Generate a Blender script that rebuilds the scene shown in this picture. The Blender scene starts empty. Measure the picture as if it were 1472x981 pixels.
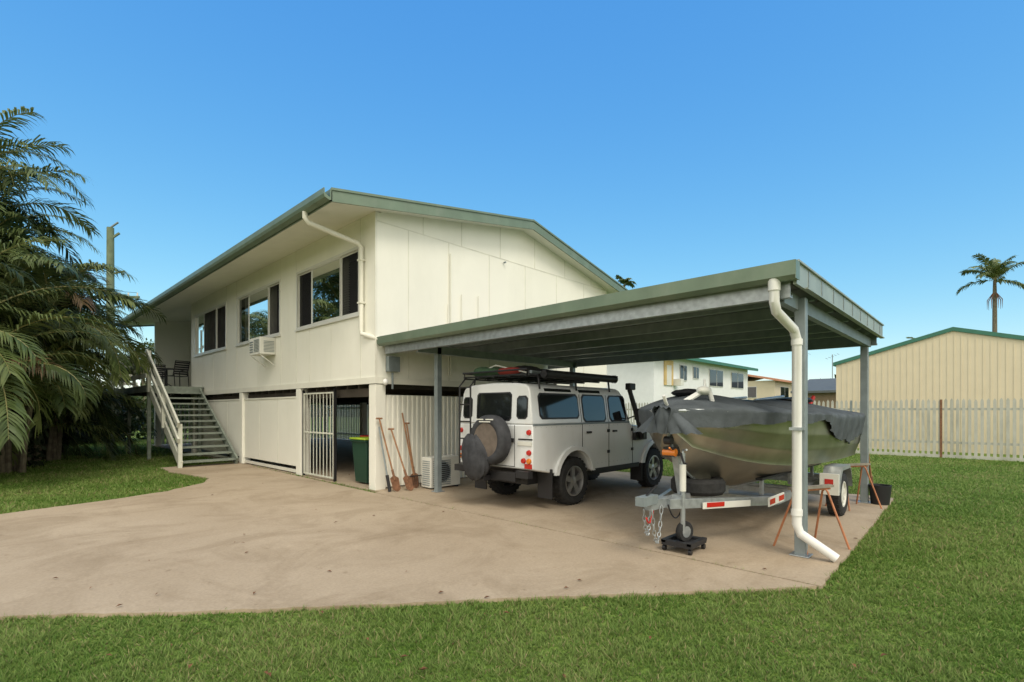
import bpy, bmesh, math, random
import numpy as np
from mathutils import Vector, Matrix
random.seed(7); rng=np.random.default_rng(7)
sc=bpy.context.scene
sc.view_settings.view_transform='Standard'; sc.view_settings.look='None'; sc.view_settings.exposure=0
R=math.radians

# ---------------------------------------------------------------- materials
def M(name,col,rough=.6,metal=0.,var=.1,scale=3.,bump=0.,bscale=60.,col2=None,spec=.4,stain=None,stain_s=1.2,stain_amt=.5):
    m=bpy.data.materials.new(name); m.use_nodes=True; nt=m.node_tree; N=nt.nodes; L=nt.links
    b=N['Principled BSDF']; b.inputs['Roughness'].default_value=rough; b.inputs['Metallic'].default_value=metal
    b.inputs['Specular IOR Level'].default_value=spec
    tc=N.new('ShaderNodeTexCoord'); no=N.new('ShaderNodeTexNoise'); no.inputs['Scale'].default_value=scale
    no.inputs['Detail'].default_value=6; L.new(tc.outputs['Object'],no.inputs['Vector'])
    cr=N.new('ShaderNodeValToRGB'); cr.color_ramp.elements[0].position=.3; cr.color_ramp.elements[1].position=.7
    c1=[c*(1-var) for c in col]; c2=[min(1,c*(1+var)) for c in col] if col2 is None else col2
    cr.color_ramp.elements[0].color=(*c1,1); cr.color_ramp.elements[1].color=(*c2,1)
    L.new(no.outputs['Fac'],cr.inputs['Fac']); out=cr.outputs['Color']
    if stain:
        n2=N.new('ShaderNodeTexNoise'); n2.inputs['Scale'].default_value=stain_s; n2.inputs['Detail'].default_value=8; n2.inputs['Roughness'].default_value=.65
        mp=N.new('ShaderNodeMapping'); mp.inputs['Scale'].default_value=(1,1,.35); L.new(tc.outputs['Object'],mp.inputs['Vector']); L.new(mp.outputs[0],n2.inputs['Vector'])
        r2=N.new('ShaderNodeValToRGB'); r2.color_ramp.elements[0].position=.5; r2.color_ramp.elements[1].position=.78
        r2.color_ramp.elements[0].color=(0,0,0,1); r2.color_ramp.elements[1].color=(stain_amt,)*3+(1,)
        L.new(n2.outputs['Fac'],r2.inputs['Fac'])
        mx=N.new('ShaderNodeMixRGB'); mx.inputs['Color2'].default_value=(*stain,1); L.new(r2.outputs['Color'],mx.inputs['Fac']); L.new(out,mx.inputs['Color1']); out=mx.outputs['Color']
    L.new(out,b.inputs['Base Color'])
    if bump>0:
        n3=N.new('ShaderNodeTexNoise'); n3.inputs['Scale'].default_value=bscale; n3.inputs['Detail'].default_value=4; L.new(tc.outputs['Object'],n3.inputs['Vector'])
        bp=N.new('ShaderNodeBump'); bp.inputs['Strength'].default_value=bump; bp.inputs['Distance'].default_value=.02
        L.new(n3.outputs['Fac'],bp.inputs['Height']); L.new(bp.outputs['Normal'],b.inputs['Normal'])
    return m
cream=M('cream_paint',(.82,.81,.72),.55,var=.02,scale=1.5,bump=.08,bscale=6,stain=(.58,.57,.47),stain_s=.9,stain_amt=.28)
cream2=M('cream_trim',(.74,.73,.64),.5,var=.04)
soffitm=M('soffit_paint',(.76,.76,.66),.6,var=.03)
jointm=M('joint_paint',(.67,.66,.57),.6)
greenm=M('roof_green_metal',(.16,.215,.155),.4,.25,var=.1,stain=(.28,.31,.25),stain_s=3,stain_amt=.4)
galv=M('galvanised_steel',(.36,.39,.40),.42,.6,var=.2,scale=14)
galvd=M('galvanised_post',(.24,.28,.29),.5,.3,var=.12,scale=8)
zinc=M('zincalume_sheet',(.27,.28,.29),.5,.4,var=.1)
whitep=M('white_pvc',(.76,.76,.73),.4,var=.05,stain=(.5,.48,.42),stain_s=3,stain_amt=.4)
alum=M('window_aluminium',(.66,.66,.62),.4,.1,var=.04)
dark=M('dark_void',(.025,.025,.025),.9)
timberd=M('dark_timber',(.06,.05,.04),.8,var=.3)
timber=M('weathered_timber',(.22,.20,.16),.8,var=.25,scale=10)
deckgreen=M('stair_paint',(.20,.23,.19),.7,var=.2,scale=8)
railw=M('rail_paint',(.62,.63,.54),.6,var=.1,stain=(.3,.3,.24),stain_s=4,stain_amt=.5)
black=M('black_plastic',(.02,.02,.022),.5,var=.2)
blackm=M('black_metal',(.025,.025,.027),.35,.3)
rubber=M('tyre_rubber',(.022,.022,.022),.8,var=.3,scale=20,bump=.2,bscale=40)
carw=M('car_white_paint',(.72,.74,.74),.25,0,var=.02,scale=2,spec=.6,stain=(.48,.45,.38),stain_s=2.5,stain_amt=.3)
alloy=M('alloy_wheel',(.42,.42,.42),.35,.8,var=.1)
redl=M('red_lens',(.5,.02,.015),.2,spec=.7)
orangel=M('orange_lens',(.7,.2,.02),.25,spec=.7)
redf=M('red_fabric',(.30,.04,.03),.8)
greenf=M('green_fabric',(.05,.10,.05),.85,var=.3)
bindark=M('bin_green_plastic',(.012,.05,.03),.45)
binred=M('bin_red_lid',(.5,.02,.02),.4)
binyel=M('bin_yellow_lid',(.35,.5,.04),.4)
acw=M('ac_white',(.66,.66,.60),.5,var=.05)
wood=M('handle_wood',(.30,.15,.07),.6,var=.3,scale=12)
rust=M('rusty_steel',(.20,.10,.055),.8,var=.4,scale=20)
orangep=M('orange_paint',(.42,.17,.08),.6,var=.25,scale=10)
picket=M('picket_paint',(.46,.46,.41),.75,var=.1,scale=4,stain=(.22,.22,.17),stain_s=2.5,stain_amt=.7)
shedm=M('shed_cream_metal',(.66,.58,.42),.5,.0,var=.03)
shedg=M('shed_green_trim',(.04,.16,.11),.5)
hullm=M('boat_aluminium',(.40,.385,.33),.36,.9,var=.14,scale=2.5,bump=.06,bscale=4,stain=(.20,.19,.15),stain_s=2,stain_amt=.5)
tarpm=M('tarp_grey',(.085,.098,.108),.8,var=.25,scale=4,bump=.6,bscale=9,spec=.2)
barkm=M('palm_bark',(.16,.14,.10),.9,var=.35,scale=8,bump=.6,bscale=12)
polem=M('pole_timber',(.15,.19,.12),.9,var=.2)
wallw=M('neighbour_white',(.78,.80,.80),.6,var=.03)
tank=M('orange_roof',(.50,.24,.14),.7)
soil=M('soil',(.06,.045,.03),.95,var=.4,scale=20)
curtain=M('curtain_fabric',(.66,.64,.58),.9)
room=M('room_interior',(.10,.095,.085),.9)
sign=M('timber_panel',(.58,.42,.18),.6)
skinred=M('red_plastic',(.5,.03,.02),.4)
leafd=M('dead_leaf',(.16,.07,.03),.8,var=.4,scale=30)
bag=M('wheel_bag_fabric',(.045,.047,.052),.75,var=.3,scale=9,bump=.5,bscale=10,spec=.25)

def glassmat(name,tint,rough=.02,ior=1.9):
    m=bpy.data.materials.new(name); m.use_nodes=True; nt=m.node_tree; N=nt.nodes; L=nt.links
    N.remove(N['Principled BSDF']); o=N['Material Output']
    t=N.new('ShaderNodeBsdfTransparent'); t.inputs[0].default_value=(*tint,1)
    g=N.new('ShaderNodeBsdfGlossy'); g.inputs['Roughness'].default_value=rough; g.inputs['Color'].default_value=(.9,.95,.95,1)
    f=N.new('ShaderNodeFresnel'); f.inputs['IOR'].default_value=ior
    nz=N.new('ShaderNodeTexNoise'); nz.inputs['Scale'].default_value=1.2; bp=N.new('ShaderNodeBump'); bp.inputs['Strength'].default_value=.04
    L.new(nz.outputs['Fac'],bp.inputs['Height']); L.new(bp.outputs[0],g.inputs['Normal'])
    mx=N.new('ShaderNodeMixShader'); L.new(f.outputs[0],mx.inputs[0]); L.new(t.outputs[0],mx.inputs[1]); L.new(g.outputs[0],mx.inputs[2]); L.new(mx.outputs[0],o.inputs[0])
    return m
glass=glassmat('window_glass',(.55,.57,.55),ior=1.6)
def screenmat():
    m=bpy.data.materials.new('security_mesh'); m.use_nodes=True; nt=m.node_tree; N=nt.nodes; L=nt.links
    N.remove(N['Principled BSDF']); t=N.new('ShaderNodeBsdfTransparent'); t.inputs[0].default_value=(.8,.8,.8,1); d=N.new('ShaderNodeBsdfDiffuse'); d.inputs[0].default_value=(.03,.031,.034,1)
    tc=N.new('ShaderNodeTexCoord'); n=N.new('ShaderNodeTexNoise'); n.inputs['Scale'].default_value=1.3; L.new(tc.outputs['Object'],n.inputs[0])
    mr=N.new('ShaderNodeMapRange'); mr.inputs[3].default_value=.5; mr.inputs[4].default_value=.85; L.new(n.outputs['Fac'],mr.inputs[0])
    mx=N.new('ShaderNodeMixShader'); L.new(mr.outputs[0],mx.inputs[0]); L.new(t.outputs[0],mx.inputs[1]); L.new(d.outputs[0],mx.inputs[2]); L.new(mx.outputs[0],N['Material Output'].inputs[0]); return m
screenm=screenmat()
cglass=M('car_glass',(.012,.014,.015),.05,0,var=.1,spec=.8)

def foliage(name,c1,c2,scale=1.5,trans=.25):
    m=bpy.data.materials.new(name); m.use_nodes=True; nt=m.node_tree; N=nt.nodes; L=nt.links
    b=N['Principled BSDF']; b.inputs['Roughness'].default_value=.45; b.inputs['Specular IOR Level'].default_value=.4
    tc=N.new('ShaderNodeTexCoord'); no=N.new('ShaderNodeTexNoise'); no.inputs['Scale'].default_value=scale; no.inputs['Detail'].default_value=5
    L.new(tc.outputs['Object'],no.inputs['Vector']); cr=N.new('ShaderNodeValToRGB')
    cr.color_ramp.elements[0].position=.35; cr.color_ramp.elements[1].position=.65
    cr.color_ramp.elements[0].color=(*c1,1); cr.color_ramp.elements[1].color=(*c2,1); L.new(no.outputs['Fac'],cr.inputs['Fac'])
    L.new(cr.outputs[0],b.inputs['Base Color'])
    t=N.new('ShaderNodeBsdfTranslucent'); L.new(cr.outputs[0],t.inputs[0])
    mx=N.new('ShaderNodeMixShader'); mx.inputs[0].default_value=trans; L.new(b.outputs[0],mx.inputs[1]); L.new(t.outputs[0],mx.inputs[2]); L.new(mx.outputs[0],N['Material Output'].inputs[0])
    return m
palmleaf=foliage('palm_leaf',(.07,.11,.03),(.19,.23,.08),1.3)
palmdark=foliage('palm_leaf_dark',(.025,.045,.014),(.07,.10,.03),2)
palmyel=foliage('palm_rachis',(.24,.23,.08),(.36,.33,.14),2)
palmdead=foliage('palm_leaf_dead',(.16,.10,.05),(.28,.19,.10),2)
leafm=foliage('leaf_green',(.03,.06,.018),(.08,.12,.03),.6)

# ---------------------------------------------------------------- mesh builder
class MB:
    def __init__(s): s.v=[];s.f=[];s.m=[];s.mats=[]
    def mi(s,mat):
        if mat not in s.mats: s.mats.append(mat)
        return s.mats.index(mat)
    def add(s,vs,fs,mat):
        o=len(s.v); s.v.extend([tuple(p) for p in vs]); k=s.mi(mat)
        for f in fs: s.f.append([o+i for i in f]); s.m.append(k)
    def box(s,x0,x1,y0,y1,z0,z1,mat):
        v=[(x,y,z) for z in(z0,z1) for y in(y0,y1) for x in(x0,x1)]
        s.add(v,[(0,2,3,1),(4,5,7,6),(0,1,5,4),(2,6,7,3),(0,4,6,2),(1,3,7,5)],mat)
    def obox(s,a,b,w,h,mat,up=(0,0,1)):
        a=Vector(a);b=Vector(b);d=(b-a).normalized();u=Vector(up)
        sd=d.cross(u); 
        if sd.length<1e-4: sd=d.cross(Vector((1,0,0)))
        sd.normalize(); u=sd.cross(d).normalized(); sd*=w/2; u*=h/2
        v=[a-sd-u,a+sd-u,a+sd+u,a-sd+u,b-sd-u,b+sd-u,b+sd+u,b-sd+u]
        s.add(v,[(0,1,2,3),(7,6,5,4),(0,4,5,1),(1,5,6,2),(2,6,7,3),(3,7,4,0)],mat)
    def prism(s,pts,axis,a0,a1,mat,caps=True):
        n=len(pts)
        def P(p,a): return (p[0],a,p[1]) if axis=='y' else ((a,p[0],p[1]) if axis=='x' else (p[0],p[1],a))
        v=[P(p,a0) for p in pts]+[P(p,a1) for p in pts]
        f=[(i,(i+1)%n,n+(i+1)%n,n+i) for i in range(n)]
        if caps: f+=[tuple(range(n)),tuple(range(2*n-1,n-1,-1))]
        s.add(v,f,mat)
    def tube(s,pts,r,mat,n=10,cap=True):
        pts=[Vector(p) for p in pts]; k=len(pts); rr=r if isinstance(r,(list,tuple)) else [r]*k
        v=[];ref=None
        for i,p in enumerate(pts):
            d=(pts[min(i+1,k-1)]-pts[max(i-1,0)]).normalized()
            if ref is None: ref=d.orthogonal().normalized()
            ref=(ref-d*ref.dot(d)).normalized(); q=d.cross(ref)
            for j in range(n):
                a=2*math.pi*j/n; v.append(p+(ref*math.cos(a)+q*math.sin(a))*rr[i])
        f=[(i*n+j,i*n+(j+1)%n,(i+1)*n+(j+1)%n,(i+1)*n+j) for i in range(k-1) for j in range(n)]
        if cap: f+=[tuple(range(n)),tuple(range((k-1)*n,k*n))]
        s.add(v,f,mat)
    def lathe(s,prof,c,axis,mat,n=28):
        c=Vector(c);ax=Vector(axis).normalized();e=ax.orthogonal().normalized();q=ax.cross(e);v=[]
        for r,a in prof:
            for j in range(n):
                t=2*math.pi*j/n; v.append(c+ax*a+(e*math.cos(t)+q*math.sin(t))*max(r,.0005))
        k=len(prof); f=[(i*n+j,i*n+(j+1)%n,(i+1)*n+(j+1)%n,(i+1)*n+j) for i in range(k-1) for j in range(n)]
        s.add(v,f,mat)
    def ell(s,c,r,mat,nu=14,nv=9,noise=0):
        v=[];f=[]
        for i in range(nv+1):
            th=math.pi*i/nv
            for j in range(nu):
                ph=2*math.pi*j/nu; k=1+random.uniform(-noise,noise)
                v.append((c[0]+r[0]*k*math.sin(th)*math.cos(ph),c[1]+r[1]*k*math.sin(th)*math.sin(ph),c[2]+r[2]*k*math.cos(th)))
        for i in range(nv):
            for j in range(nu): f.append((i*nu+j,i*nu+(j+1)%nu,(i+1)*nu+(j+1)%nu,(i+1)*nu+j))
        s.add(v,f,mat)
    def build(s,name,parent=None,smooth=True,bevel=0,fix=True,ang=35):
        me=bpy.data.meshes.new(name); me.from_pydata(s.v,[],s.f)
        for m in s.mats: me.materials.append(m)
        me.polygons.foreach_set('material_index',s.m)
        if fix:
            bm=bmesh.new(); bm.from_mesh(me); bmesh.ops.recalc_face_normals(bm,faces=bm.faces); bm.to_mesh(me); bm.free()
        if smooth:
            me.polygons.foreach_set('use_smooth',[True]*len(me.polygons)); me.set_sharp_from_angle(angle=R(ang))
        me.update()
        o=bpy.data.objects.new(name,me); sc.collection.objects.link(o)
        if parent: o.parent=parent
        if bevel:
            b=o.modifiers.new('bevel','BEVEL'); b.width=bevel; b.segments=2; b.limit_method='ANGLE'; b.angle_limit=R(40)
        return o
def empty(name,loc=(0,0,0),rz=0):
    e=bpy.data.objects.new(name,None); e.location=loc; e.rotation_euler=(0,0,rz); sc.collection.objects.link(e); return e

# ---------------------------------------------------------------- camera / sky / sun
cam=bpy.data.cameras.new('camera'); co=bpy.data.objects.new('camera',cam); sc.collection.objects.link(co)
co.location=(0,0,1.5); co.rotation_euler=(R(90),0,-math.atan2(.7234,.6905)); cam.lens=17.78; cam.sensor_width=36; cam.shift_y=.0676
cam.clip_start=.05; cam.clip_end=5000; sc.camera=co
el=R(50); sdir=Vector((-.42,-.80)).normalized()
w=bpy.data.worlds.new('World'); sc.world=w; w.use_nodes=True; nt=w.node_tree; N=nt.nodes; L=nt.links
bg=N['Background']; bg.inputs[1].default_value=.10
sk=N.new('ShaderNodeTexSky'); sk.sky_type='NISHITA'; sk.sun_disc=False; sk.sun_elevation=el; sk.sun_rotation=math.atan2(sdir.x,sdir.y)
sk.air_density=1.0; sk.dust_density=.4; sk.ozone_density=2.0
hs=N.new('ShaderNodeHueSaturation'); hs.inputs['Saturation'].default_value=1.15; hs.inputs['Value'].default_value=1.25; L.new(sk.outputs[0],hs.inputs['Color'])
sp=N.new('ShaderNodeSeparateColor'); cb=N.new('ShaderNodeCombineColor'); L.new(hs.outputs[0],sp.inputs[0])
for i,(k,gm_) in enumerate(((1.28,1.02),(1.20,.68),(1.08,.28))):
    p=N.new('ShaderNodeMath'); p.operation='POWER'; p.inputs[1].default_value=gm_; L.new(sp.outputs[i],p.inputs[0])
    q=N.new('ShaderNodeMath'); q.operation='MULTIPLY'; q.inputs[1].default_value=k*10**(1-gm_); L.new(p.outputs[0],q.inputs[0]); L.new(q.outputs[0],cb.inputs[i])
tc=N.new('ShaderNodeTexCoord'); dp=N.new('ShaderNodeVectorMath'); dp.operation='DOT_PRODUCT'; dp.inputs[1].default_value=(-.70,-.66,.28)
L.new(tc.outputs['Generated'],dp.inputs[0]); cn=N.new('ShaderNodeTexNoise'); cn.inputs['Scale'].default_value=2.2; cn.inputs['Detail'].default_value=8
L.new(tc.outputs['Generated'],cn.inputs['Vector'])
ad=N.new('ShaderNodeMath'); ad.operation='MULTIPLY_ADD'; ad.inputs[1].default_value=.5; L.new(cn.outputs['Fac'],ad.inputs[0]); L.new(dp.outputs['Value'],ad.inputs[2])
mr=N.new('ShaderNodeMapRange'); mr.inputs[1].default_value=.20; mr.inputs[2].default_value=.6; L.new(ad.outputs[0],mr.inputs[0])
mx=N.new('ShaderNodeMixRGB'); mx.inputs['Color2'].default_value=(16.0,15.2,13.4,1); L.new(mr.outputs[0],mx.inputs[0]); L.new(cb.outputs[0],mx.inputs['Color1']); L.new(mx.outputs[0],bg.inputs[0])  # bright white cloud bank added behind the camera, out of view, as soft fill
sl=bpy.data.lights.new('sun','SUN'); sl.energy=1.75; sl.angle=R(20); sl.color=(1,.92,.80); so=bpy.data.objects.new('sun',sl); sc.collection.objects.link(so)
so.rotation_euler=(-Vector((sdir.x*math.cos(el),sdir.y*math.cos(el),math.sin(el)))).to_track_quat('-Z','Y').to_euler()

# ---------------------------------------------------------------- ground, slabs
def groundmat():
    m=bpy.data.materials.new('lawn_ground'); m.use_nodes=True; nt=m.node_tree; N=nt.nodes; L=nt.links; b=N['Principled BSDF']; b.inputs['Roughness'].default_value=.95
    b.inputs['Specular IOR Level'].default_value=.1
    tc=N.new('ShaderNodeTexCoord')
    def nz(s,d=8): 
        n=N.new('ShaderNodeTexNoise'); n.inputs['Scale'].default_value=s; n.inputs['Detail'].default_value=d; L.new(tc.outputs['Object'],n.inputs['Vector']); return n
    n1=nz(.6); n2=nz(25,4)
    c=N.new('ShaderNodeValToRGB'); c.color_ramp.elements[0].position=.35; c.color_ramp.elements[1].position=.7
    c.color_ramp.elements[0].color=(.12,.20,.035,1); c.color_ramp.elements[1].color=(.23,.29,.08,1); L.new(n1.outputs['Fac'],c.inputs[0])
    c2=N.new('ShaderNodeValToRGB'); c2.color_ramp.elements[0].position=.3; c2.color_ramp.elements[1].position=.7
    c2.color_ramp.elements[0].color=(.3,.3,.3,1); c2.color_ramp.elements[1].color=(1.2,1.2,1.1,1); L.new(n2.outputs['Fac'],c2.inputs[0])
    mm=N.new('ShaderNodeMixRGB'); mm.blend_type='MULTIPLY'; mm.inputs[0].default_value=.85; L.new(c.outputs[0],mm.inputs[1]); L.new(c2.outputs[0],mm.inputs[2]); L.new(mm.outputs[0],b.inputs['Base Color'])
    bp=N.new('ShaderNodeBump'); bp.inputs['Strength'].default_value=.8; bp.inputs['Distance'].default_value=.03; L.new(n2.outputs['Fac'],bp.inputs['Height']); L.new(bp.outputs[0],b.inputs['Normal'])
    return m
g=MB(); gm=groundmat(); S=2500
g.add([(-S,-S,0),(S,-S,0),(S,S,0),(-S,S,0)],[(0,1,2,3)],gm); g.build('ground',smooth=False,fix=False)
def concmat():
    m=bpy.data.materials.new('concrete'); m.use_nodes=True; nt=m.node_tree; N=nt.nodes; L=nt.links; b=N['Principled BSDF']; b.inputs['Roughness'].default_value=.8; b.inputs['Specular IOR Level'].default_value=.2
    tc=N.new('ShaderNodeTexCoord')
    def nz(s,d=8,r=.6,dist=0,sc3=None):
        n=N.new('ShaderNodeTexNoise'); n.inputs['Scale'].default_value=s; n.inputs['Detail'].default_value=d; n.inputs['Roughness'].default_value=r; n.inputs['Distortion'].default_value=dist
        if sc3: mp=N.new('ShaderNodeMapping'); mp.inputs['Scale'].default_value=sc3; L.new(tc.outputs['Object'],mp.inputs['Vector']); L.new(mp.outputs[0],n.inputs['Vector'])
        else: L.new(tc.outputs['Object'],n.inputs['Vector'])
        return n
    def ramp(n,p0,p1,a,bb):
        c=N.new('ShaderNodeValToRGB'); c.color_ramp.elements[0].position=p0; c.color_ramp.elements[1].position=p1; c.color_ramp.elements[0].color=(*a,1); c.color_ramp.elements[1].color=(*bb,1); L.new(n.outputs['Fac'],c.inputs[0]); return c
    base=ramp(nz(.35,6),.3,.7,(.36,.285,.20),(.46,.375,.275))
    st=ramp(nz(.9,10,.72,.8),.47,.68,(1,1,1),(.66,.63,.58)); fine=ramp(nz(45,6,.7),.25,.75,(.82,.82,.82),(1.12,1.12,1.12)); spk=ramp(nz(9,3,.5),.68,.76,(1,1,1),(.66,.62,.56))
    light=ramp(nz(.6,7,.6,.3),.55,.75,(1,1,1),(1.14,1.15,1.16)); tracks=ramp(nz(1.6,5,.6,.2,(.18,1.4,1)),.56,.70,(1,1,1),(.84,.82,.79))
    o=base.outputs[0]
    for k,f in ((st,.75),(light,1),(tracks,.8),(fine,1),(spk,.6)):
        mm=N.new('ShaderNodeMixRGB'); mm.blend_type='MULTIPLY'; mm.inputs[0].default_value=f; L.new(o,mm.inputs[1]); L.new(k.outputs[0],mm.inputs[2]); o=mm.outputs[0]
    L.new(o,b.inputs['Base Color'])
    n=nz(70,5,.7); bp=N.new('ShaderNodeBump'); bp.inputs['Strength'].default_value=.25; bp.inputs['Distance'].default_value=.01; L.new(n.outputs['Fac'],bp.inputs['Height']); L.new(bp.outputs[0],b.inputs['Normal'])
    return m
conc=concmat()
def jag(pts,amp=.03,step=.12):
    out=[]
    for i in range(len(pts)-1):
        a=Vector(pts[i]);b=Vector(pts[i+1]);n=max(1,int((b-a).length/step))
        for k in range(n):
            p=a.lerp(b,k/n); out.append((p.x+random.uniform(-amp,amp),p.y+random.uniform(-amp,amp)))
    return out
front=[(4.83,1.08),(3.99,1.78),(3.14,2.52),(2.4,3.12),(1.51,3.85),(.09,5.15),(-1.6,6.3),(-4,7.0),(-9,7.2)]
back=[(-9,10.2),(-3,10.1),(.17,10.2),(1.38,10.5),(2.3,10.9),(3.1,11.6),(3.4,12.3),(3.3,13.1),(3.1,14.2),(3.15,15.5)]
drive_poly=jag(front+[],.018)+[(-9,7.2)]+jag(back,.025)+[(3.15,15.5),(4.95,15.5),(4.83,8.0)]
slab_poly=[(4.845,1.05),(4.845,8.0),(4.96,8.0),(4.96,15.5),(4.96,26),(12.8,26),(12.8,8.0),(10.55,8.0)]+jag([(10.55,8.0),(10.55,1.22),(4.845,1.05)],.012)
g=MB(); g.prism([(4.83,1.08)]+drive_poly[1:],'z',-.08,.028,conc); g.build('driveway',smooth=False)
g=MB(); g.prism(slab_poly,'z',-.08,.031,conc); g.build('carport_slab',smooth=False,bevel=0)
g=MB(); g.box(4.80,4.86,1.2,8.0,-.05,.012,soil); g.build('joint_filler',smooth=False)

def inpoly(P,poly):
    x,y=P[:,0],P[:,1]; c=np.zeros(len(P),bool); n=len(poly); j=n-1
    for i in range(n):
        xi,yi=poly[i];xj,yj=poly[j]
        if yi!=yj:
            k=((yi>y)!=(yj>y))&(x<(xj-xi)*(y-yi)/(yj-yi)+xi); c^=k
        j=i
    return c
def lawn(n):
    lo,hi=math.log(2.2),math.log(24); Y=np.exp(rng.uniform(lo,hi,n)); X=rng.uniform(-1.25,1.25,n)*Y
    u=.6905*X+.7234*Y; v=-.7234*X+.6905*Y; P=np.stack([u,v],1)
    ok=~(inpoly(P,drive_poly)|inpoly(P,slab_poly))&(u<20.8)
    P=P[ok];Y=Y[ok];n=len(P)
    sc_=(Y/2.8)**.75
    pn=np.sin(P[:,0]*1.7+1.3*np.sin(P[:,1]*1.1))*np.sin(P[:,1]*2.1+np.sin(P[:,0]*.9))
    pn2=np.sin(P[:,0]*5.1+2*np.sin(P[:,1]*3.7))*np.sin(P[:,1]*6.3+2*np.sin(P[:,0]*4.1))
    pn3=np.sin(P[:,0]*13+3*np.sin(P[:,1]*9))*np.sin(P[:,1]*15+3*np.sin(P[:,0]*11))
    h=(rng.uniform(.012,.038,n)*(1+.35*pn2+.45*pn3))*np.minimum(sc_,2.2)**.5; wd=rng.uniform(.002,.0055,n)*sc_
    a=rng.uniform(0,2*np.pi,n); la=rng.uniform(0,2*np.pi,n); lean=rng.uniform(.2,1.3,n)*h
    V=np.zeros((n,3,3)); dx=np.cos(a)*wd;dy=np.sin(a)*wd
    V[:,0,0]=P[:,0]-dx;V[:,0,1]=P[:,1]-dy;V[:,1,0]=P[:,0]+dx;V[:,1,1]=P[:,1]+dy
    V[:,2,0]=P[:,0]+np.cos(la)*lean;V[:,2,1]=P[:,1]+np.sin(la)*lean;V[:,2,2]=h
    me=bpy.data.meshes.new('grass'); me.vertices.add(3*n); me.vertices.foreach_set('co',V.reshape(-1))
    me.loops.add(3*n); me.loops.foreach_set('vertex_index',np.arange(3*n,dtype=np.int32)); me.polygons.add(n); me.polygons.foreach_set('loop_start',np.arange(0,3*n,3,dtype=np.int32))
    me.update(calc_edges=True)
    k=np.clip(.5+.32*pn+.22*pn2+.2*pn3+rng.normal(0,.3,n),0,1)[:,None]
    c=(1-k)*np.array([.13,.26,.04])+k*np.array([.31,.42,.12]); dry=(rng.uniform(0,1,n)<.08+.07*pn)[:,None]; c=np.where(dry,np.array([.46,.40,.20]),c)
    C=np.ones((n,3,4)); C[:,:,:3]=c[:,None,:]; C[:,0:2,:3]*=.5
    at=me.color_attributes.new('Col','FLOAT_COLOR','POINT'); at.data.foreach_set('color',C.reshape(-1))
    m=bpy.data.materials.new('grass_blade'); m.use_nodes=True; nt=m.node_tree; b=nt.nodes['Principled BSDF']; b.inputs['Roughness'].default_value=.6; b.inputs['Specular IOR Level'].default_value=.2
    A=nt.nodes.new('ShaderNodeVertexColor'); A.layer_name='Col'; nt.links.new(A.outputs[0],b.inputs['Base Color'])
    t=nt.nodes.new('ShaderNodeBsdfTranslucent'); nt.links.new(A.outputs[0],t.inputs[0]); mx=nt.nodes.new('ShaderNodeMixShader'); mx.inputs[0].default_value=.35
    nt.links.new(b.outputs[0],mx.inputs[1]); nt.links.new(t.outputs[0],mx.inputs[2]); nt.links.new(mx.outputs[0],nt.nodes['Material Output'].inputs[0])
    me.materials.append(m); o=bpy.data.objects.new('grass',me); sc.collection.objects.link(o)
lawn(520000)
g=MB()
for i in range(110):
    Y=math.exp(random.uniform(1.0,2.6)); X=random.uniform(-1,1)*Y; u=.6905*X+.7234*Y; v=-.7234*X+.6905*Y
    a=random.uniform(0,6.28); l=random.uniform(.008,.03); z=.034+random.uniform(0,.008); ca,sa=math.cos(a),math.sin(a)
    g.add([(u-ca*l,v-sa*l,z),(u+sa*l*.4,v-ca*l*.4,z+.012),(u+ca*l,v+sa*l,z+.004),(u-sa*l*.4,v+ca*l*.4,z+.01)],[(0,1,2,3)],leafd)
g.build('fallen_leaves',fix=False)

# ---------------------------------------------------------------- main house
house=empty('highset_house')
U0,V0,U1,V1=4.97,8.20,12.6,25.4; VM=20.0
RID=(8.95,5.94); EL=(3.93,5.10); ER=(13.7,4.90)
def roofz(u): 
    return EL[1]+(RID[1]-EL[1])*(u-EL[0])/(RID[0]-EL[0]) if u<RID[0] else RID[1]+(ER[1]-RID[1])*(u-RID[0])/(ER[0]-RID[0])
def soff(u): return roofz(u)-.13
wins=[(8.76,11.54,3.34,4.62),(12.48,15.46,3.34,4.65),(16.4,19.55,3.34,4.68)]
ZB=2.08
g=MB(); t=.12; zt=soff(U0)
prev=V0
for (a,b,z0,z1) in wins:
    g.box(U0,U0+t,prev,a,ZB,zt,cream); g.box(U0,U0+t,a,b,ZB,z0,cream); g.box(U0,U0+t,a,b,z1,zt,cream); prev=b
g.box(U0,U0+t,prev,VM,ZB,zt,cream)
us=[U0+t,6.2,7.4,RID[0],10.2,11.4,U1]
for (vv0,vv1) in ((V0,V0+t),(V1-t,V1)):
    g.prism([(U0+t,ZB)]+[(U1,ZB)]+[(u,soff(u)+.01) for u in reversed(us)],'y',vv0,vv1,cream)
g.box(U1-t,U1,V0+t,V1-t,ZB,soff(U1),cream)
g.box(U0+t,7.2,VM-t,VM,ZB,zt+.3,cream)
g.box(7.2,7.2+t,VM,V1-t,ZB,zt+.3,cream)
g.box(U0,U0+t,V1-t,V1,ZB,zt,cream)
g.build('walls',house,smooth=False)
g=MB(); g.box(U0+.02,U1-.02,V0+.02,V1-.02,ZB-.03,ZB+.0,timberd)
v=V0+.3
while v<V1: g.box(U0+.1,U1-.1,v,v+.045,ZB-.16,ZB-.03,timberd); v+=.45
for u in (5.1,8.7,12.2): g.box(u,u+.1,V0+.05,V1-.05,ZB-.32,ZB-.16,timberd)
g.build('floor_frame',house,smooth=False)
g=MB()
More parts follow.
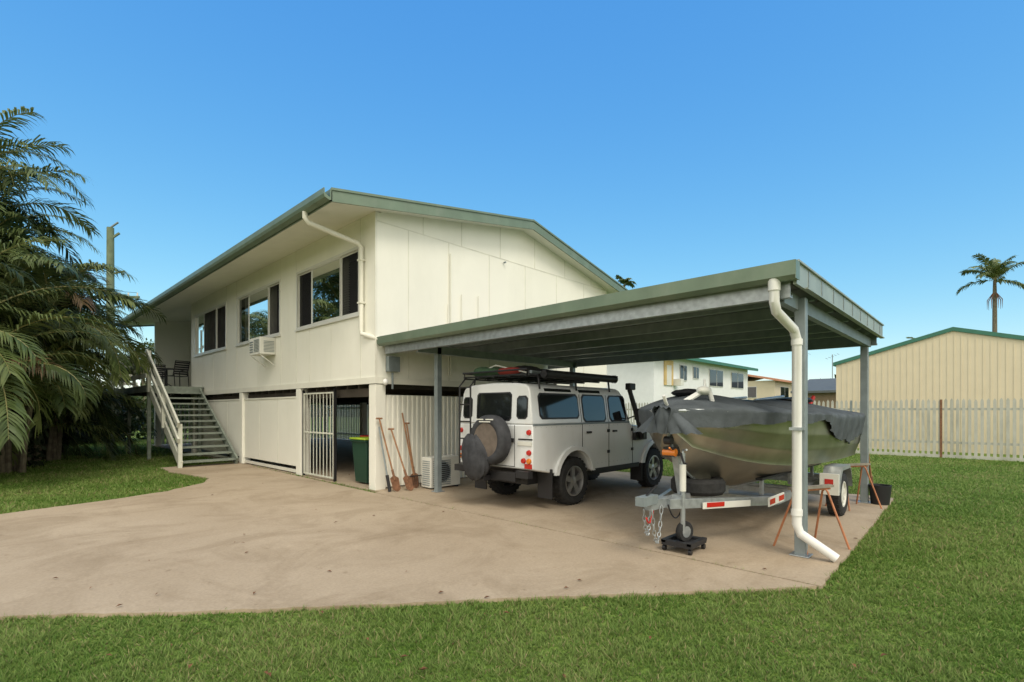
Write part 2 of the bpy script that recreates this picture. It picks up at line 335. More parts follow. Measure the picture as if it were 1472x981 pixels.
g.box(U0-.025,U0-.001,V0-.02,VM,ZB-.09,ZB+.03,cream2); g.box(U0-.001,U1,V0-.025,V0-.001,ZB-.09,ZB+.03,cream2)
for vv in (8.72,11.58,12.44,15.5,16.36,13.9):
    for (z0,z1) in ((ZB+.03,3.30),(4.7,zt)):
        if vv==13.9 and z0>3: continue
        g.box(U0-.004,U0,vv-.009,vv+.009,z0,z1,jointm)
for vv in (9.9,10.9,17.6,18.7): g.box(U0-.003,U0,vv-.007,vv+.007,ZB+.03,3.3,jointm)
zj=4.98
g.box(U0+.01,U1,V0-.005,V0,zj-.009,zj+.009,jointm)
for k,u in enumerate((5.69,6.69,7.85,9.05,10.25,11.45)):
    g.box(u-.009,u+.009,V0-.006,V0-.0001,ZB+.03,zj-.009,jointm)
    if soff(u+.35)>zj+.1: g.box(u+.34,u+.358,V0-.006,V0-.0001,zj+.009,soff(u+.35),jointm)
g.box(U0-.01,U0+.03,V0-.012,V0-.002,ZB+.03,zt,cream2)
g.build('wall_joints',house,smooth=False)
g=MB()
for (u,z0,z1,r) in ((6.72,2.2,4.75,.016),(7.02,3.2,3.95,.014),(7.5,3.3,4.0,.01),(6.66,2.2,3.7,.012)):
    g.tube([(u,V0-.03,z0),(u,V0-.03,z1)],r,cream2,6)
g.box(5.18,5.42,V0-.12,V0-.01,2.22,2.5,galvd); g.tube([(5.3,V0-.05,2.2),(5.3,V0-.05,1.9)],.02,galvd,6)
g.ell((5.12,V0-.1,2.02),(.05,.05,.06),whitep); g.tube([(8.3,V0-.02,4.9),(8.3,V0-.08,4.9)],.02,galvd,6)
g.build('conduits_and_meter_box',house)
g=MB(); VA,VB=7.84,26.1
def slab(p0,p1,dz0,dz1,mat):
    g.prism([(p0[0],p0[1]+dz0),(p1[0],p1[1]+dz0),(p1[0],p1[1]+dz1),(p0[0],p0[1]+dz1)],'y',VA+.03,VB-.03,mat)
slab(EL,RID,-.04,.01,greenm); slab(RID,ER,-.04,.01,greenm)
slab((EL[0]+.03,soff(EL[0]+.03)),(RID[0],soff(RID[0])),0,.02,soffitm); slab((RID[0],soff(RID[0])),(ER[0]-.03,soff(ER[0]-.03)),0,.02,soffitm)
for va,vb in ((VA,VA+.03),(VB-.03,VB)):
    for p0,p1 in ((EL,RID),(RID,ER)):
        g.prism([(p0[0],p0[1]-.19),(p1[0],p1[1]-.19),(p1[0],p1[1]+.025),(p0[0],p0[1]+.025)],'y',va,vb,greenm)
        g.prism([(p0[0],p0[1]-.005),(p1[0],p1[1]-.005),(p1[0],p1[1]+.035),(p0[0],p0[1]+.035)],'y',va-.02,va-.0005,greenm)
g.prism([(8.8,RID[1]+.0),(8.95,RID[1]+.045),(9.1,RID[1]+.0)],'y',VA-.01,VB,greenm)
g.build('roof',house,smooth=False)
g=MB()
e0=EL[0]
g.prism([(e0,5.10),(e0,4.93),(e0-.03,4.92),(e0-.11,4.95),(e0-.13,5.0),(e0-.13,5.095),(e0-.115,5.095),(e0-.11,5.01),(e0-.02,4.96),(e0-.02,5.10)],'y',VA-.02,VB,greenm)
g.box(e0,e0+.025,VA,VB,4.91,5.08,greenm)
g.prism([(ER[0],4.9),(ER[0],4.75),(ER[0]+.12,4.75),(ER[0]+.12,4.9)],'y',VA,VB,greenm)
g.build('gutter',house,smooth=False)
g=MB(); g.tube([(3.87,8.66,4.98),(3.87,8.66,4.84),(3.93,8.66,4.77),(4.85,8.62,4.62),(4.91,8.6,4.55),(4.91,8.6,3.0),(4.91,8.57,2.93),(5.02,8.15,2.8)],.045,cream2,12)
for z in (4.3,3.5): g.box(4.855,4.965,8.545,8.655,z,z+.03,cream2)
g.build('downpipe',house)
def window(vs,z0,z1,panes,curt):
    g=MB(); a,b=vs; f=.035; U=U0-.015; D=.09
    g.box(U,U+D,a-.02,b+.02,z1-f,z1+.02,alum); g.box(U,U+D,a-.02,b+.02,z0-.02,z0+f,alum)
    g.box(U,U+D,a-.02,a+f,z0+f,z1-f,alum); g.box(U,U+D,b-f,b+.02,z0+f,z1-f,alum)
    g.box(U-.03,U-.001,a-.04,b+.04,z0-.05,z0-.021,alum)
    edges=[a+f+(b-a-2*f)*p for p in panes]
    for k in range(len(edges)-1):
        e0_,e1_=edges[k],edges[k+1]; off=.02 if k%2 else .045
        fr=.025; kind=curt[k]
        for (x0,x1,y0,y1) in ((e0_,e0_+fr,z0+f,z1-f),(e1_-fr,e1_,z0+f,z1-f),(e0_+fr,e1_-fr,z0+f,z0+f+fr),(e0_+fr,e1_-fr,z1-f-fr,z1-f)):
            g.box(U+off,U+off+.025,x0,x1,y0,y1,alum)
        g.add([(U+off+.012,e0_+fr,z0+f+fr),(U+off+.012,e1_-fr,z0+f+fr),(U+off+.012,e1_-fr,z1-f-fr),(U+off+.012,e0_+fr,z1-f-fr)],[(0,1,2,3)],screenm if kind in 'sS' else glass)
        if kind in 'chS':
            n=40; vs_=[];c0,c1=(e0_,e1_) if kind!='h' else (e0_+(e1_-e0_)*.3,e1_)
            for i in range(n+1):
                vv=c0+(c1-c0)*i/n; uu=U0+.22+.035*math.sin(i*1.3)+.01*math.sin(i*3.1)
                vs_+=[(uu,vv,z0-.05),(uu,vv,z1+.05)]
            g.add(vs_,[(2*i,2*i+2,2*i+3,2*i+1) for i in range(n)],curtain)
        if kind=='b':
            z=z0+.06
            while z<z1-.02: g.obox((U0+.2,e0_,z),(U0+.2,e1_,z),.045,.004,curtain,up=(.8,0,1)); z+=.05
    return g
window(wins[0][:2],3.34,4.62,(0,.27,.75,1),'sbs').build('window',house,smooth=False)
window(wins[1][:2],3.34,4.65,(0,.25,.72,1),'sch').build('window.001',house,smooth=False)
window(wins[2][:2],3.34,4.68,(0,.3,.7,1),'sSc').build('window.002',house,smooth=False)
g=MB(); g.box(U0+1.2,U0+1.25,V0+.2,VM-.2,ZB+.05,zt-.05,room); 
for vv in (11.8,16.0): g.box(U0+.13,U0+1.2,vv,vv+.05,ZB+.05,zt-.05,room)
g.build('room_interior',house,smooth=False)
g=MB(); g.box(6.2,7.0,V1-t-.04,V1-t-.005,2.3,4.3,cream2); g.build('porch_door',house,smooth=False)
g=MB(); g.box(4.60,4.965,12.74,13.44,2.86,3.27,acw)
for i in range(9): g.box(4.588,4.60,12.80,13.12,2.92+i*.035,2.935+i*.035,galvd)
for i in range(5): g.box(4.588,4.60,13.18,13.40,2.92+i*.06,2.95+i*.06,galvd)
for i in range(8): g.box(4.68,4.93,12.730,12.74,2.92+i*.035,2.935+i*.035,galvd)
g.obox((4.62,12.8,2.845),(4.96,12.8,2.6),.03,.02,acw); g.obox((4.62,13.38,2.845),(4.96,13.38,2.6),.03,.02,acw)
g.build('window_air_conditioner',house,bevel=.008)
g=MB()
cols=[(5.07,8.3),(5.05,11.42),(5.05,15.1),(5.05,19.8),(5.05,25.2)]
for (u,v) in cols:
    g.box(u-.11,u+.11,v-.11,v+.11,0.03,ZB-.10,cream)
for u in (8.7,12.4):
    for v in (8.4,11.42,15.1,19.8,25.2): g.box(u-.08,u+.08,v-.08,v+.08,0.03,ZB-.33,cream2)
g.build('columns',house,smooth=False,bevel=.008)
g=MB()
def corr(axis,a0,a1,c,z0,z1,mat,pitch=.11,dep=.022):
    n=int((a1-a0)/pitch); pts=[]
    for i in range(n):
        s=a0+i*pitch
        pts+=[(s,0),(s+pitch*.45,0),(s+pitch*.55,dep),(s+pitch*.9,dep)]
    pts.append((a0+n*pitch,0)); vs=[]
    for s,d in pts:
        for z in (z0,z1): vs.append((s,c-d,z) if axis=='x' else (c-d,s,z))
    g.add(vs,[(2*i,2*i+2,2*i+3,2*i+1) for i in range(len(pts)-1)],mat)
g.box(5.0,5.03,11.53,14.99,.21,1.78,cream); g.box(5.0,5.03,15.21,19.69,.21,1.78,cream)
for vv in (12.7,13.9,16.4,17.6,18.7): g.box(4.996,5.0,vv-.01,vv+.01,.21,1.78,jointm)
g.box(4.985,5.045,11.53,14.99,1.781,1.82,cream2); g.box(4.985,5.045,15.21,19.69,1.781,1.82,cream2)
g.box(5.0,5.03,11.53,19.7,.06,.13,cream2)
corr('x',5.20,8.6,8.25,.06,1.78,cream); g.box(5.19,8.6,8.26,8.30,1.72,1.79,cream2)
g.box(8.6,8.66,8.22,8.28,.03,1.8,cream2)
corr('x',8.7,12.3,8.25,.06,1.78,cream)
v=8.4
while v<25: g.box(12.52,12.55,v,v+.08,.06,1.8,cream2); v+=.16  # gaps added between rear and end battens to let light under the house
u=5.2
while u<12.3: g.box(u,u+.08,25.2,25.23,.06,1.8,cream2); u+=.16
for z in (.3,1.6): g.box(12.551,12.59,8.4,25.2,z,z+.07,cream2)
g.build('lower_cladding',house,smooth=False,fix=False)
g=MB()
def gate(v0,v1,open_=0):
    for vv in (v0,v1-.03): g.box(4.99,5.02,vv,vv+.03,.08,1.88,railw)
    for z in (.08,1.0,1.85): g.box(4.991,5.019,v0+.03,v1-.03,z,z+.03,railw)
    n=9
    for i in range(1,n): 
        vv=v0+(v1-v0)*i/n; g.box(4.998,5.012,vv-.007,vv+.007,.11,1.85,railw)
gate(9.85,11.25); g.box(4.985,5.03,11.26,11.30,.04,1.95,blackm); g.box(4.985,5.03,9.78,9.83,.04,1.95,blackm)
g.build('security_gate',house,smooth=False)
st=empty('deck_and_stairs')
DZ=2.25; g=MB()
g.box(3.45,7.2,VM+.01,24.9,DZ-.05,DZ,deckgreen); g.box(3.45,4.95,18.5,VM+.009,DZ-.05,DZ,deckgreen)
g.box(3.42,3.45,18.5,24.9,DZ-.2,DZ+.01,deckgreen); g.box(3.45,4.9,18.47,18.5,DZ-.2,DZ-.01,deckgreen)
for v in (19.5,21,22.5,24): g.box(3.46,4.9,v,v+.05,DZ-.2,DZ-.05,timberd)
for (u,v) in ((3.5,18.6),(3.5,21.6),(3.5,24.8),(4.85,18.6)): g.box(u-.045,u+.045,v-.045,v+.045,0,DZ-.05,deckgreen)
g.build('deck',st,smooth=False)
g=MB(); n=12; v0,v1=15.05,18.45
for i in range(n):
    v=v0+(v1-v0)*i/n; z=.03+(DZ-.03)*(i+1)/(n+1)-.02
    g.box(3.55,4.80,v,v+.30,z-.045,z,deckgreen)
for u in (3.52,4.83):
    g.obox((u,v0+.0,.08),(u,v1+.15,DZ-.1),.05,.24,railw if u<4 else deckgreen)
g.build('stairs',st,smooth=False)
g=MB()
pz=lambda v:.03+(DZ-.03)*(v-v0)/(v1-v0)
g.box(3.44,3.53,15.0,15.09,0.02,1.15,railw); g.box(3.44,3.53,16.7,16.79,pz(16.7)-.1,pz(16.7)+.98,railw)
g.box(3.44,3.53,18.45,18.54,DZ-.2,DZ+1.05,railw)
for k in (1.02,.62): g.obox((3.43,14.95,.1+k),(3.43,18.5,DZ+k),.05,.15 if k>1 else .12,railw)
for z in (.3,.62,.95): g.box(3.40,3.44,18.5,24.9,DZ+z-.07,DZ+z+.07,railw)
for v in (20.6,22.7,24.82): g.box(3.44,3.52,v,v+.08,DZ,DZ+1.0,railw)
for z in (.3,.62,.95): g.box(3.53,4.3,24.84,24.88,DZ+z-.06,DZ+z+.06,railw)
g.box(3.47,3.53,24.7,24.78,DZ,4.95,railw); 
g.build('railing',st,smooth=False)
def chair(name,x,y,z,rz):
    e=empty(name,(x,y,z),rz); g=MB(); r=.016
    for s in (-.24,.24):
        g.tube([(s,-.22,0),(s,-.24,.62),(s,.2,.64),(s,.26,.0)],r,blackm,6); g.tube([(s,.16,.42),(s,.30,.92)],r,blackm,6); g.tube([(s,-.22,.42),(s,.16,.42)],r,blackm,6)
    g.tube([(-.24,.30,.92),(.24,.30,.92)],r,blackm,6); g.box(-.23,.23,-.22,.17,.41,.425,black)
    for i in range(6): a=.46+i*.075; yy=.165+(a-.42)*.28; g.box(-.23,.23,yy,yy+.008,a,a+.06,black)
    g.build('frame_and_sling',e)
chair('outdoor_chair',4.62,20.3,DZ,R(200)); chair('outdoor_chair',4.35,22.0,DZ,R(-20))
e=empty('outdoor_table',(4.5,21.15,DZ)); g=MB(); g.lathe([(.001,.70),(.33,.70),(.33,.72),(.001,.72)],(0,0,0),(0,0,1),black); g.tube([(0,0,0),(0,0,.7)],.03,blackm)
for a in range(3): g.tube([(0,0,.2),(.3*math.cos(a*2.1),.3*math.sin(a*2.1),.01)],.015,blackm,6)
g.build('top_and_base',e)

# ---------------------------------------------------------------- carport
cp=empty('carport'); A0,A1,B0,B1=5.10,9.95,1.32,8.17; ZT=2.85
g=MB()
n=int((B1-B0)/.19); prof=[]
for i in range(n): s=B0+i*(B1-B0)/n; w_=(B1-B0)/n; prof+=[(s,ZT-.06),(s+w_*.7,ZT-.06),(s+w_*.78,ZT-.03),(s+w_*.92,ZT-.03)]
prof.append((B1,ZT-.06)); vs=[]
for s,z in prof: vs+=[(A0,s,z),(A1,s,z)]
g.add(vs,[(2*i,2*i+2,2*i+3,2*i+1) for i in range(len(prof)-1)],zinc)
g.build('roof_sheets',cp,smooth=False,fix=False)
g=MB()
def csec(u0,u1,v0,v1,z0,z1,mat,axis):
    th=.012
    if axis=='v':
        g.box(u0,u0+th,v0,v1,z0,z1,mat); g.box(u0+th,u1,v0,v1,z0,z0+th,mat); g.box(u0+th,u1,v0,v1,z1-th,z1,mat); g.box(u1-th,u1,v0,v1,z0+th,z0+.03,mat)
    else:
        g.box(u0,u1,v0,v0+th,z0,z1,mat); g.box(u0,u1,v0+th,v1,z0,z0+th,mat); g.box(u0,u1,v0+th,v1,z1-th,z1,mat)
csec(5.13,5.20,B0+.04,B1-.03,ZT-.31,ZT-.075,galv,'v')
for u in (6.0,6.85,7.7,8.55,9.2): csec(u,u+.065,B0+.05,B1-.05,ZT-.20,ZT-.065,galvd,'v')
csec(9.83,9.90,B0+.04,B1-.03,ZT-.31,ZT-.075,galvd,'v')
csec(5.21,9.82,1.43,1.50,ZT-.34,ZT-.205,galvd,'u'); csec(5.21,9.82,7.22,7.29,ZT-.34,ZT-.205,galvd,'u')
g.build('purlins_and_beams',cp,smooth=False)
g=MB()
for (u,v) in ((5.73,1.42),(5.68,7.27),(9.70,1.50),(9.7,7.27)):
    g.box(u-.05,u+.05,v-.05,v+.05,.03,ZT-.22,galvd); g.box(u-.09,u+.09,v-.09,v+.09,.031,.045,galv)
g.build('posts',cp,smooth=False,bevel=.006)
g=MB()
g.prism([(A0+.005,ZT-.02),(A0+.005,ZT-.17),(A0-.07,ZT-.175),(A0-.12,ZT-.14),(A0-.125,ZT-.01),(A0-.11,ZT-.01),(A0-.10,ZT-.13),(A0-.01,ZT-.15),(A0-.01,ZT-.02)],'y',B0-.04,B1,greenm)
g.box(A0-.12,A0+.005,B0-.045,B0-.04,ZT-.175,ZT-.01,greenm)
barge=M('barge_flashing',(.34,.37,.32),.45,.35,var=.1,stain=(.2,.21,.18),stain_s=3,stain_amt=.5)
g.box(A0+.006,A1+.02,B0-.02,B0+.01,ZT-.20,ZT+.0,barge); g.box(A0+.006,A1+.02,B0-.04,B0+.10,ZT+.001,ZT+.018,barge)
g.box(A0+.3,A1+.02,B0-.045,B0-.022,ZT-.20,ZT-.185,barge)
g.box(A1+.0,A1+.03,B0+.01,B1,ZT-.18,ZT,greenm)
for i in range(9): g.box(A0+.4+i*.52,A0+.43+i*.52,B0-.025,B0-.021,ZT-.18,ZT-.01,galvd)
g.build('gutter_and_flashing',cp,smooth=False)
g=MB(); g.tube([(5.04,1.47,2.70),(5.04,1.47,2.50),(5.10,1.47,2.42),(5.55,1.44,2.30),(5.62,1.43,2.20),(5.62,1.43,.36),(5.63,1.40,.27),(5.68,1.10,.07)],.045,whitep,14)
for z in (2.15,.45): g.lathe([(.046,0),(.053,0),(.053,.06),(.046,.06)],(5.62,1.43,z),(0,0,1),whitep,16)
g.tube([(5.04,1.47,2.72),(5.04,1.47,2.60)],.054,whitep,14)
g.box(5.56,5.68,1.375,1.485,1.3,1.33,galv)
g.build('downpipe',cp)

# ---------------------------------------------------------------- wheel
def wheel(g,c,side,r=.37,w=.24,rim=.235,spokes=5,rimmat=None):
    rm=rimmat or alloy; ax=(0,side,0)
    g.lathe([(rim,-w/2),(r*.9,-w/2),(r*.97,-w*.42),(r,-w*.3),(r,w*.3),(r*.97,w*.42),(r*.9,w/2),(rim+.01,w/2),(rim,w*.4)],c,ax,rubber,36)
    g.lathe([(rim,-w*.4),(rim,w*.46),(rim-.02,w*.47),(rim-.03,w*.3),(rim-.04,-w*.1)],c,ax,rm,36)
    g.lathe([(rim-.04,-w*.1),(.001,-w*.1)],c,ax,blackm,24)
    g.lathe([(.075,-.02),(.075,w*.30),(.055,w*.36),(.001,w*.37)],c,ax,rm,20)
    for k in range(spokes):
        a=2*math.pi*k/spokes+.3
        d=Vector((math.cos(a),0,math.sin(a))); o=Vector(c)+Vector(ax)*w*.27
        g.obox(o+d*.05,o+d*(rim-.02),.085 if spokes==5 else .05,.035,rm,up=ax)
    for k in range(28):
        a=2*math.pi*k/28; d=Vector((math.cos(a),0,math.sin(a)))
        for sgn in (-1,1):
            o=Vector(c)+d*r; g.obox(o+Vector((0,sgn*.01,0)),o+Vector((0,sgn*w*.42,0)),.04,.014,rubber,up=d)

# ---------------------------------------------------------------- 4WD station wagon
car=empty('four_wheel_drive_wagon',(5.38,5.53,.031)); g=MB()
def arch(cx,r=.45,cz=.40,zb=.52,n=12):
    a0=math.asin((zb-cz)/r); return [(cx+r*math.cos(a0+(math.pi-2*a0)*i/n),cz+r*math.sin(a0+(math.pi-2*a0)*i/n)) for i in range(n+1)]
XR,XF=.98,3.52
body=[(0,.62),(0,1.26),(2.62,1.26),(2.70,1.21),(3.97,1.10),(4.10,1.03),(4.10,.60)]+arch(XF)+[(2.9,.47),(1.5,.47)]+arch(XR)+[(.4,.54)]
g.prism(body,'y',-.80,.80,carw); 
g.build('body',car,bevel=.018)
g=MB()
sec=[(-.79,1.262),(-.725,1.73),(-.695,1.80),(-.63,1.845),(-.45,1.87),(0,1.885)]; sec=sec+[(-y,z) for y,z in reversed(sec[:-1])]
fx=lambda z:2.66-.22*(z-1.26)/.6; rx=lambda z:.0+.03*(z-1.26)/.6
n=len(sec); vs=[(rx(z),y,z) for y,z in sec]+[(fx(z),y,z) for y,z in sec]
g.add(vs,[(i,(i+1)%n,n+(i+1)%n,n+i) for i in range(n)]+[tuple(range(n)),tuple(range(n,2*n))],carw)
g.build('cabin',car,bevel=.02)
g=MB()
ys=lambda z:.79-.139*(z-1.262)
def cw(x0,x1,z0,z1,c):
    return [(x0+c,z0),(x1-c,z0),(x1,z0+c),(x1,z1-c),(x1-c,z1),(x0+c,z1),(x0,z1-c),(x0,z0+c)]
for s in (-1,1):
    for (x0,x1,z0,z1) in ((.20,1.12,1.36,1.70),(1.26,1.87,1.30,1.70),(2.02,2.52,1.30,1.70)):
        for (e,off,mt) in ((.025,.004,black),(0,.009,cglass)):
            p=cw(x0-e,x1+e,z0-e,z1+e,.05); g.add([(x,s*(ys(z)+off),z) for x,z in p],[tuple(range(8))],mt)
    g.box(.645,.665,min(s*.755,s*.762)-.0,max(s*.755,s*.762)+.0,1.36,1.37,black)
    for (a,b) in ((.35,1.0),(1.2,1.8)):
        g.add([(x,s*(y+.006),z+.006) for x,y,z in ((a,.718,1.745),(b,.718,1.745),(b,.697,1.79),(a,.697,1.79))],[(0,1,2,3)],cglass)
def rw(y0,y1,z0,z1,c=.04):
    for (e,off,mt) in ((.02,.004,black),(0,.009,cglass)):
        p=cw(y0-e,y1+e,z0-e,z1+e,c); g.add([(rx(z)-off,y,z) for y,z in p],[tuple(range(8))],mt)
rw(-.36,.36,1.33,1.72); rw(-.68,-.50,1.36,1.66); rw(.50,.68,1.36,1.66)
p=cw(-.66,.66,1.32,1.74,.05); g.add([(fx(z)+.006,y,z) for y,z in p],[tuple(range(8))],cglass)
g.build('windows',car,smooth=False,fix=False)
g=MB()
for s in (-1,1):
    y0,y1=(-.808,-.8005) if s<0 else (.8005,.808)
    for x in (1.19,1.95,2.72): g.box(x-.006,x+.006,y0+.003*(s<0),y1-.003*(s>0),.50 if x>1.3 else .86,1.25,blackm)
    for x in (1.19,1.95,2.6): 
        zz0,zz1=1.28,1.72; g.obox((x,s*(ys(zz0)+.002),zz0),(x if x<2.5 else x-.16,s*(ys(zz1)+.002),zz1),.006,.01,blackm,up=(0,1,0))
    g.box(0.0,2.62,y0,y1,1.245,1.272,galvd)
    for x in (1.30,2.06): g.box(x,x+.12,s*.815-.012,s*.815+.012,1.10,1.13,black)
    for x in (1.93,2.70): 
        for z in (.75,1.1): g.box(x-.03,x+.03,s*.81-.008,s*.81+.008,z,z+.05,black)
    g.box(1.45,2.95,y0,y1,.44,.52,black)
    for cx in (XR,XF):
        a=arch(cx,.45,.40,.50,14); b=arch(cx,.52,.40,.50,14); vs=[]
        for i in range(15): 
            (x1_,z1_),(x2_,z2_)=a[i],b[i]
            vs+=[(x1_,s*.80,z1_),(x1_,s*.855,z1_),(x2_-(.0),s*.845,z2_),(x2_,s*.80,z2_)]
        g.add(vs,[(4*i+j,4*i+j+1,4*i+j+5,4*i+j+4) for i in range(14) for j in range(3)],carw)
    g.box(XR-.60,XR-.58,s*.70-.14,s*.70+.14,.16,.60,black); g.box(XF-.50,XF-.48,s*.70-.12,s*.70+.12,.17,.52,black)
    for z,mt in ((1.15,redl),(.86,redl),(.74,orangel)):
        g.lathe([(.001,.03),(.035,.028),(.042,.0)],(-.002,s*.735,z),(-1,0,0),mt,18)
    g.lathe([(.001,.03),(.035,.028),(.042,.0)],(-.002,s*.63,.74),(-1,0,0),redl if s<0 else orangel,18)
    if s<0: g.box(-.012,-.002,s*.72-.07,s*.72+.07,.63,.70,redl)
    g.lathe([(.001,.03),(.085,.02),(.09,0)],(4.10,s*.58,.86),(1,0,0),acw,20)
    g.tube([(2.55,s*.80,1.32),(2.60,s*.96,1.38)],.012,black,6); g.box(2.57,2.62,s*1.0-.07,s*1.0+.07,1.30,1.50,black)
g.box(.2,3.9,-.52,.52,.36,.62,black); g.box(.45,1.5,-.78,.78,.86,.88,black); g.box(2.98,3.96,-.78,.78,.86,.88,black)
for x in (XR,XF): g.tube([(x,-.6,.37),(x,.6,.37)],.05,blackm,8); g.ell((x,.12,.37),(.14,.13,.14),blackm)
g.box(-.10,.02,-.55,.55,.44,.56,black); g.box(-.25,-.09,-.05,.05,.42,.50,blackm); g.ell((-.25,0,.53),(.035,.035,.035),galv)
g.box(-.10,.0,-.80,-.56,.50,.60,black); g.box(-.10,.0,.56,.80,.50,.60,black)
g.box(4.10,4.22,-.82,.82,.48,.62,black); g.box(4.10,4.12,-.40,.40,.66,1.0,black)
for y in (-.45,.45): g.box(-.004,-.0005,y-.005,y+.005,.64,1.25,blackm)
g.box(-.004,-.0005,-.45,.45,.64,.65,blackm)
g.box(-.014,-.003,-.79,-.52,.96,1.02,acw); g.box(-.012,-.003,-.80,-.53,1.04,1.06,blackm)
for z in (.75,1.15): g.box(-.03,-.001,.40,.5,z,z+.04,black)
g.box(-.03,-.001,-.44,-.38,1.0,1.06,black)
for z in (.60,1.22):
    for i in range(22): g.ell((.06+i*.12,-.802,z),(.006,.004,.006),galv,6,4)
g.build('fittings',car,bevel=.004)
g=MB()
for x in (XR,XF):
    wheel(g,(x,-.70,.37),-1); wheel(g,(x,.70,.37),1)
g.build('wheels',car)
g=MB()
SY,SZ=-.10,1.03
g.lathe([(.001,-.06),(.33,-.06),(.37,-.03),(.37,.09),(.345,.135),(.30,.15),(.265,.15),(.25,.14)],(-.12,SY,SZ),(-1,0,0),bag,40)
g.lathe([(.252,.142),(.20,.140),(.12,.145),(.001,.15)],(-.12,SY,SZ),(-1,0,0),M('spare_cover_face',(.13,.105,.085),.7,var=.35,scale=6,bump=.3,bscale=10),40)
vs=[];n=28
for k,(z,cy,ry,rx_) in enumerate(((1.10,.20,.10,.05),(1.02,.18,.19,.10),(.90,.14,.25,.13),(.76,.11,.27,.14),(.64,.10,.25,.13),(.54,.11,.22,.11),(.46,.13,.15,.07),(.42,.15,.06,.03))):
    for j in range(n):
        a=2*math.pi*j/n; kk=1+.07*math.sin(j*2.7)+.03*math.sin(j*1.1+k); vs.append((-.25+rx_*kk*math.cos(a),cy+ry*kk*math.sin(a),z+.015*math.sin(j*1.3)))
g.add(vs,[(i*n+j,i*n+(j+1)%n,(i+1)*n+(j+1)%n,(i+1)*n+j) for i in range(7) for j in range(n)]+[tuple(range(7*n,8*n)),tuple(range(n))],bag)
g.box(-.279,-.274,-.28,-.12,SZ+.295,SZ+.312,acw); g.box(-.279,-.274,-.07,.08,SZ+.295,SZ+.312,acw); g.box(-.279,-.274,-.22,.02,SZ+.262,SZ+.278,acw)
g.build('spare_wheel',car,ang=50)
g=MB()
z=1.97
for y in (-.66,-.33,0,.33,.66): g.obox((.0,y,z),(2.35,y,z),.035,.02,blackm)
for i in range(10): x=.02+i*.258; g.obox((x,-.68,z+.022),(x,.68,z+.022),.05,.02,blackm)
for s in (-1,1):
    g.tube([(0,s*.70,z+.09),(2.38,s*.70,z+.09)],.014,blackm,8)
    for i in range(6): x=.03+i*.46; g.tube([(x,s*.70,z),(x,s*.70,z+.09)],.010,blackm,6)
    for x in (.25,1.15,2.1): g.tube([(x,s*.69,z),(x,s*.715,1.78)],.016,blackm,6)
g.tube([(0,-.7,z+.09),(0,.7,z+.09)],.014,blackm,8); g.tube([(2.38,-.7,z+.09),(2.38,.7,z+.09)],.014,blackm,8)
g.tube([(.25,-.79,z+.03),(2.15,-.79,z+.03)],.06,black,12)
for x in (.26,2.1): g.lathe([(.07,0),(.07,.05)],(x,-.79,z+.03),(1,0,0),blackm,12)
g.build('roof_rack',car)
g=MB()
for (x,y,rx_,ry,rz_,mt) in ((.35,.25,.32,.30,.09,greenf),(.45,-.25,.28,.25,.09,black),(.95,.1,.3,.5,.09,black),(.22,-.1,.10,.30,.06,redf),(1.5,.2,.3,.35,.07,black),(.62,.45,.25,.18,.09,redf),(.15,.4,.12,.2,.09,greenf)):
    g.ell((x,y,z+.10),(rx_,ry,rz_),mt,16,8,.06)
g.box(1.15,1.95,-.5,-.1,z+.035,z+.13,black); g.tube([(.3,-.5,z+.08),(2.2,-.45,z+.10)],.03,galvd,8)
g.tube([(.1,.55,z+.06),(.15,.1,z+.20),(.2,-.5,z+.06)],.01,acw,6)
g.build('luggage',car,bevel=.01)
g=MB()
g.tube([(2.95,-.86,.98),(2.86,-.90,1.05),(2.80,-.90,1.22),(2.60,-.83,1.78),(2.59,-.82,1.84)],[.05,.055,.05,.04,.045],black,12)
g.box(2.52,2.72,-.87,-.77,1.83,1.95,black); g.box(2.72,3.15,-.86,-.80,.93,1.08,black)
g.build('snorkel',car,bevel=.015)
g=MB()
for y in (.42,.68): g.tube([(-.09,y,.62),(-.09,y,1.85),(.05,y,2.0)],.014,blackm,8)
for i in range(5): g.tube([(-.09,.42,.75+i*.27),(-.09,.68,.75+i*.27)],.012,blackm,6)
g.build('rear_ladder',car)

# ---------------------------------------------------------------- boat + trailer
boat=empty('boat_on_trailer',(0,2.50,.031)); g=MB()
ST=[(4.95,1.40,.01,1.42,.04,1.46),(5.02,1.20,.05,1.25,.17,1.465),(5.2,.93,.17,1.08,.38,1.46),(5.6,.68,.40,.95,.66,1.44),(6.1,.54,.60,.86,.85,1.42),(6.8,.47,.75,.80,.96,1.40),(7.8,.45,.84,.77,1.0,1.38),(8.8,.45,.86,.76,.99,1.37),(9.75,.45,.86,.76,.97,1.37)]
def hullsec(u,kz,ch,cz,gh,gz):
    P=[(0,kz),(ch*.5,kz+(cz-kz)*.50),(ch*.96,cz-.012),(ch+.010,cz-.004),(ch+.010,cz+.010)]
    k_=1 if ch>.15 else .3
    for t_,b in ((.05,0),(.25,0),(.28,.006),(.33,.006),(.36,0),(.55,0),(.58,.006),(.63,.006),(.66,0),(.82,0),(.93,0),(1,0)):
        P.append((ch+(gh-ch)*t_+b*k_+.035*math.sin(t_*math.pi)*k_,cz+.012+(gz-cz-.012)*t_))
    return P
def interp(u):
    if u<=ST[0][0]: return ST[0]
    for i in range(len(ST)-1):
        if ST[i][0]<=u<=ST[i+1][0]+1e-6:
            t_=(u-ST[i][0])/(ST[i+1][0]-ST[i][0]); return tuple(a+(b-a)*t_ for a,b in zip(ST[i],ST[i+1]))
    return ST[-1]
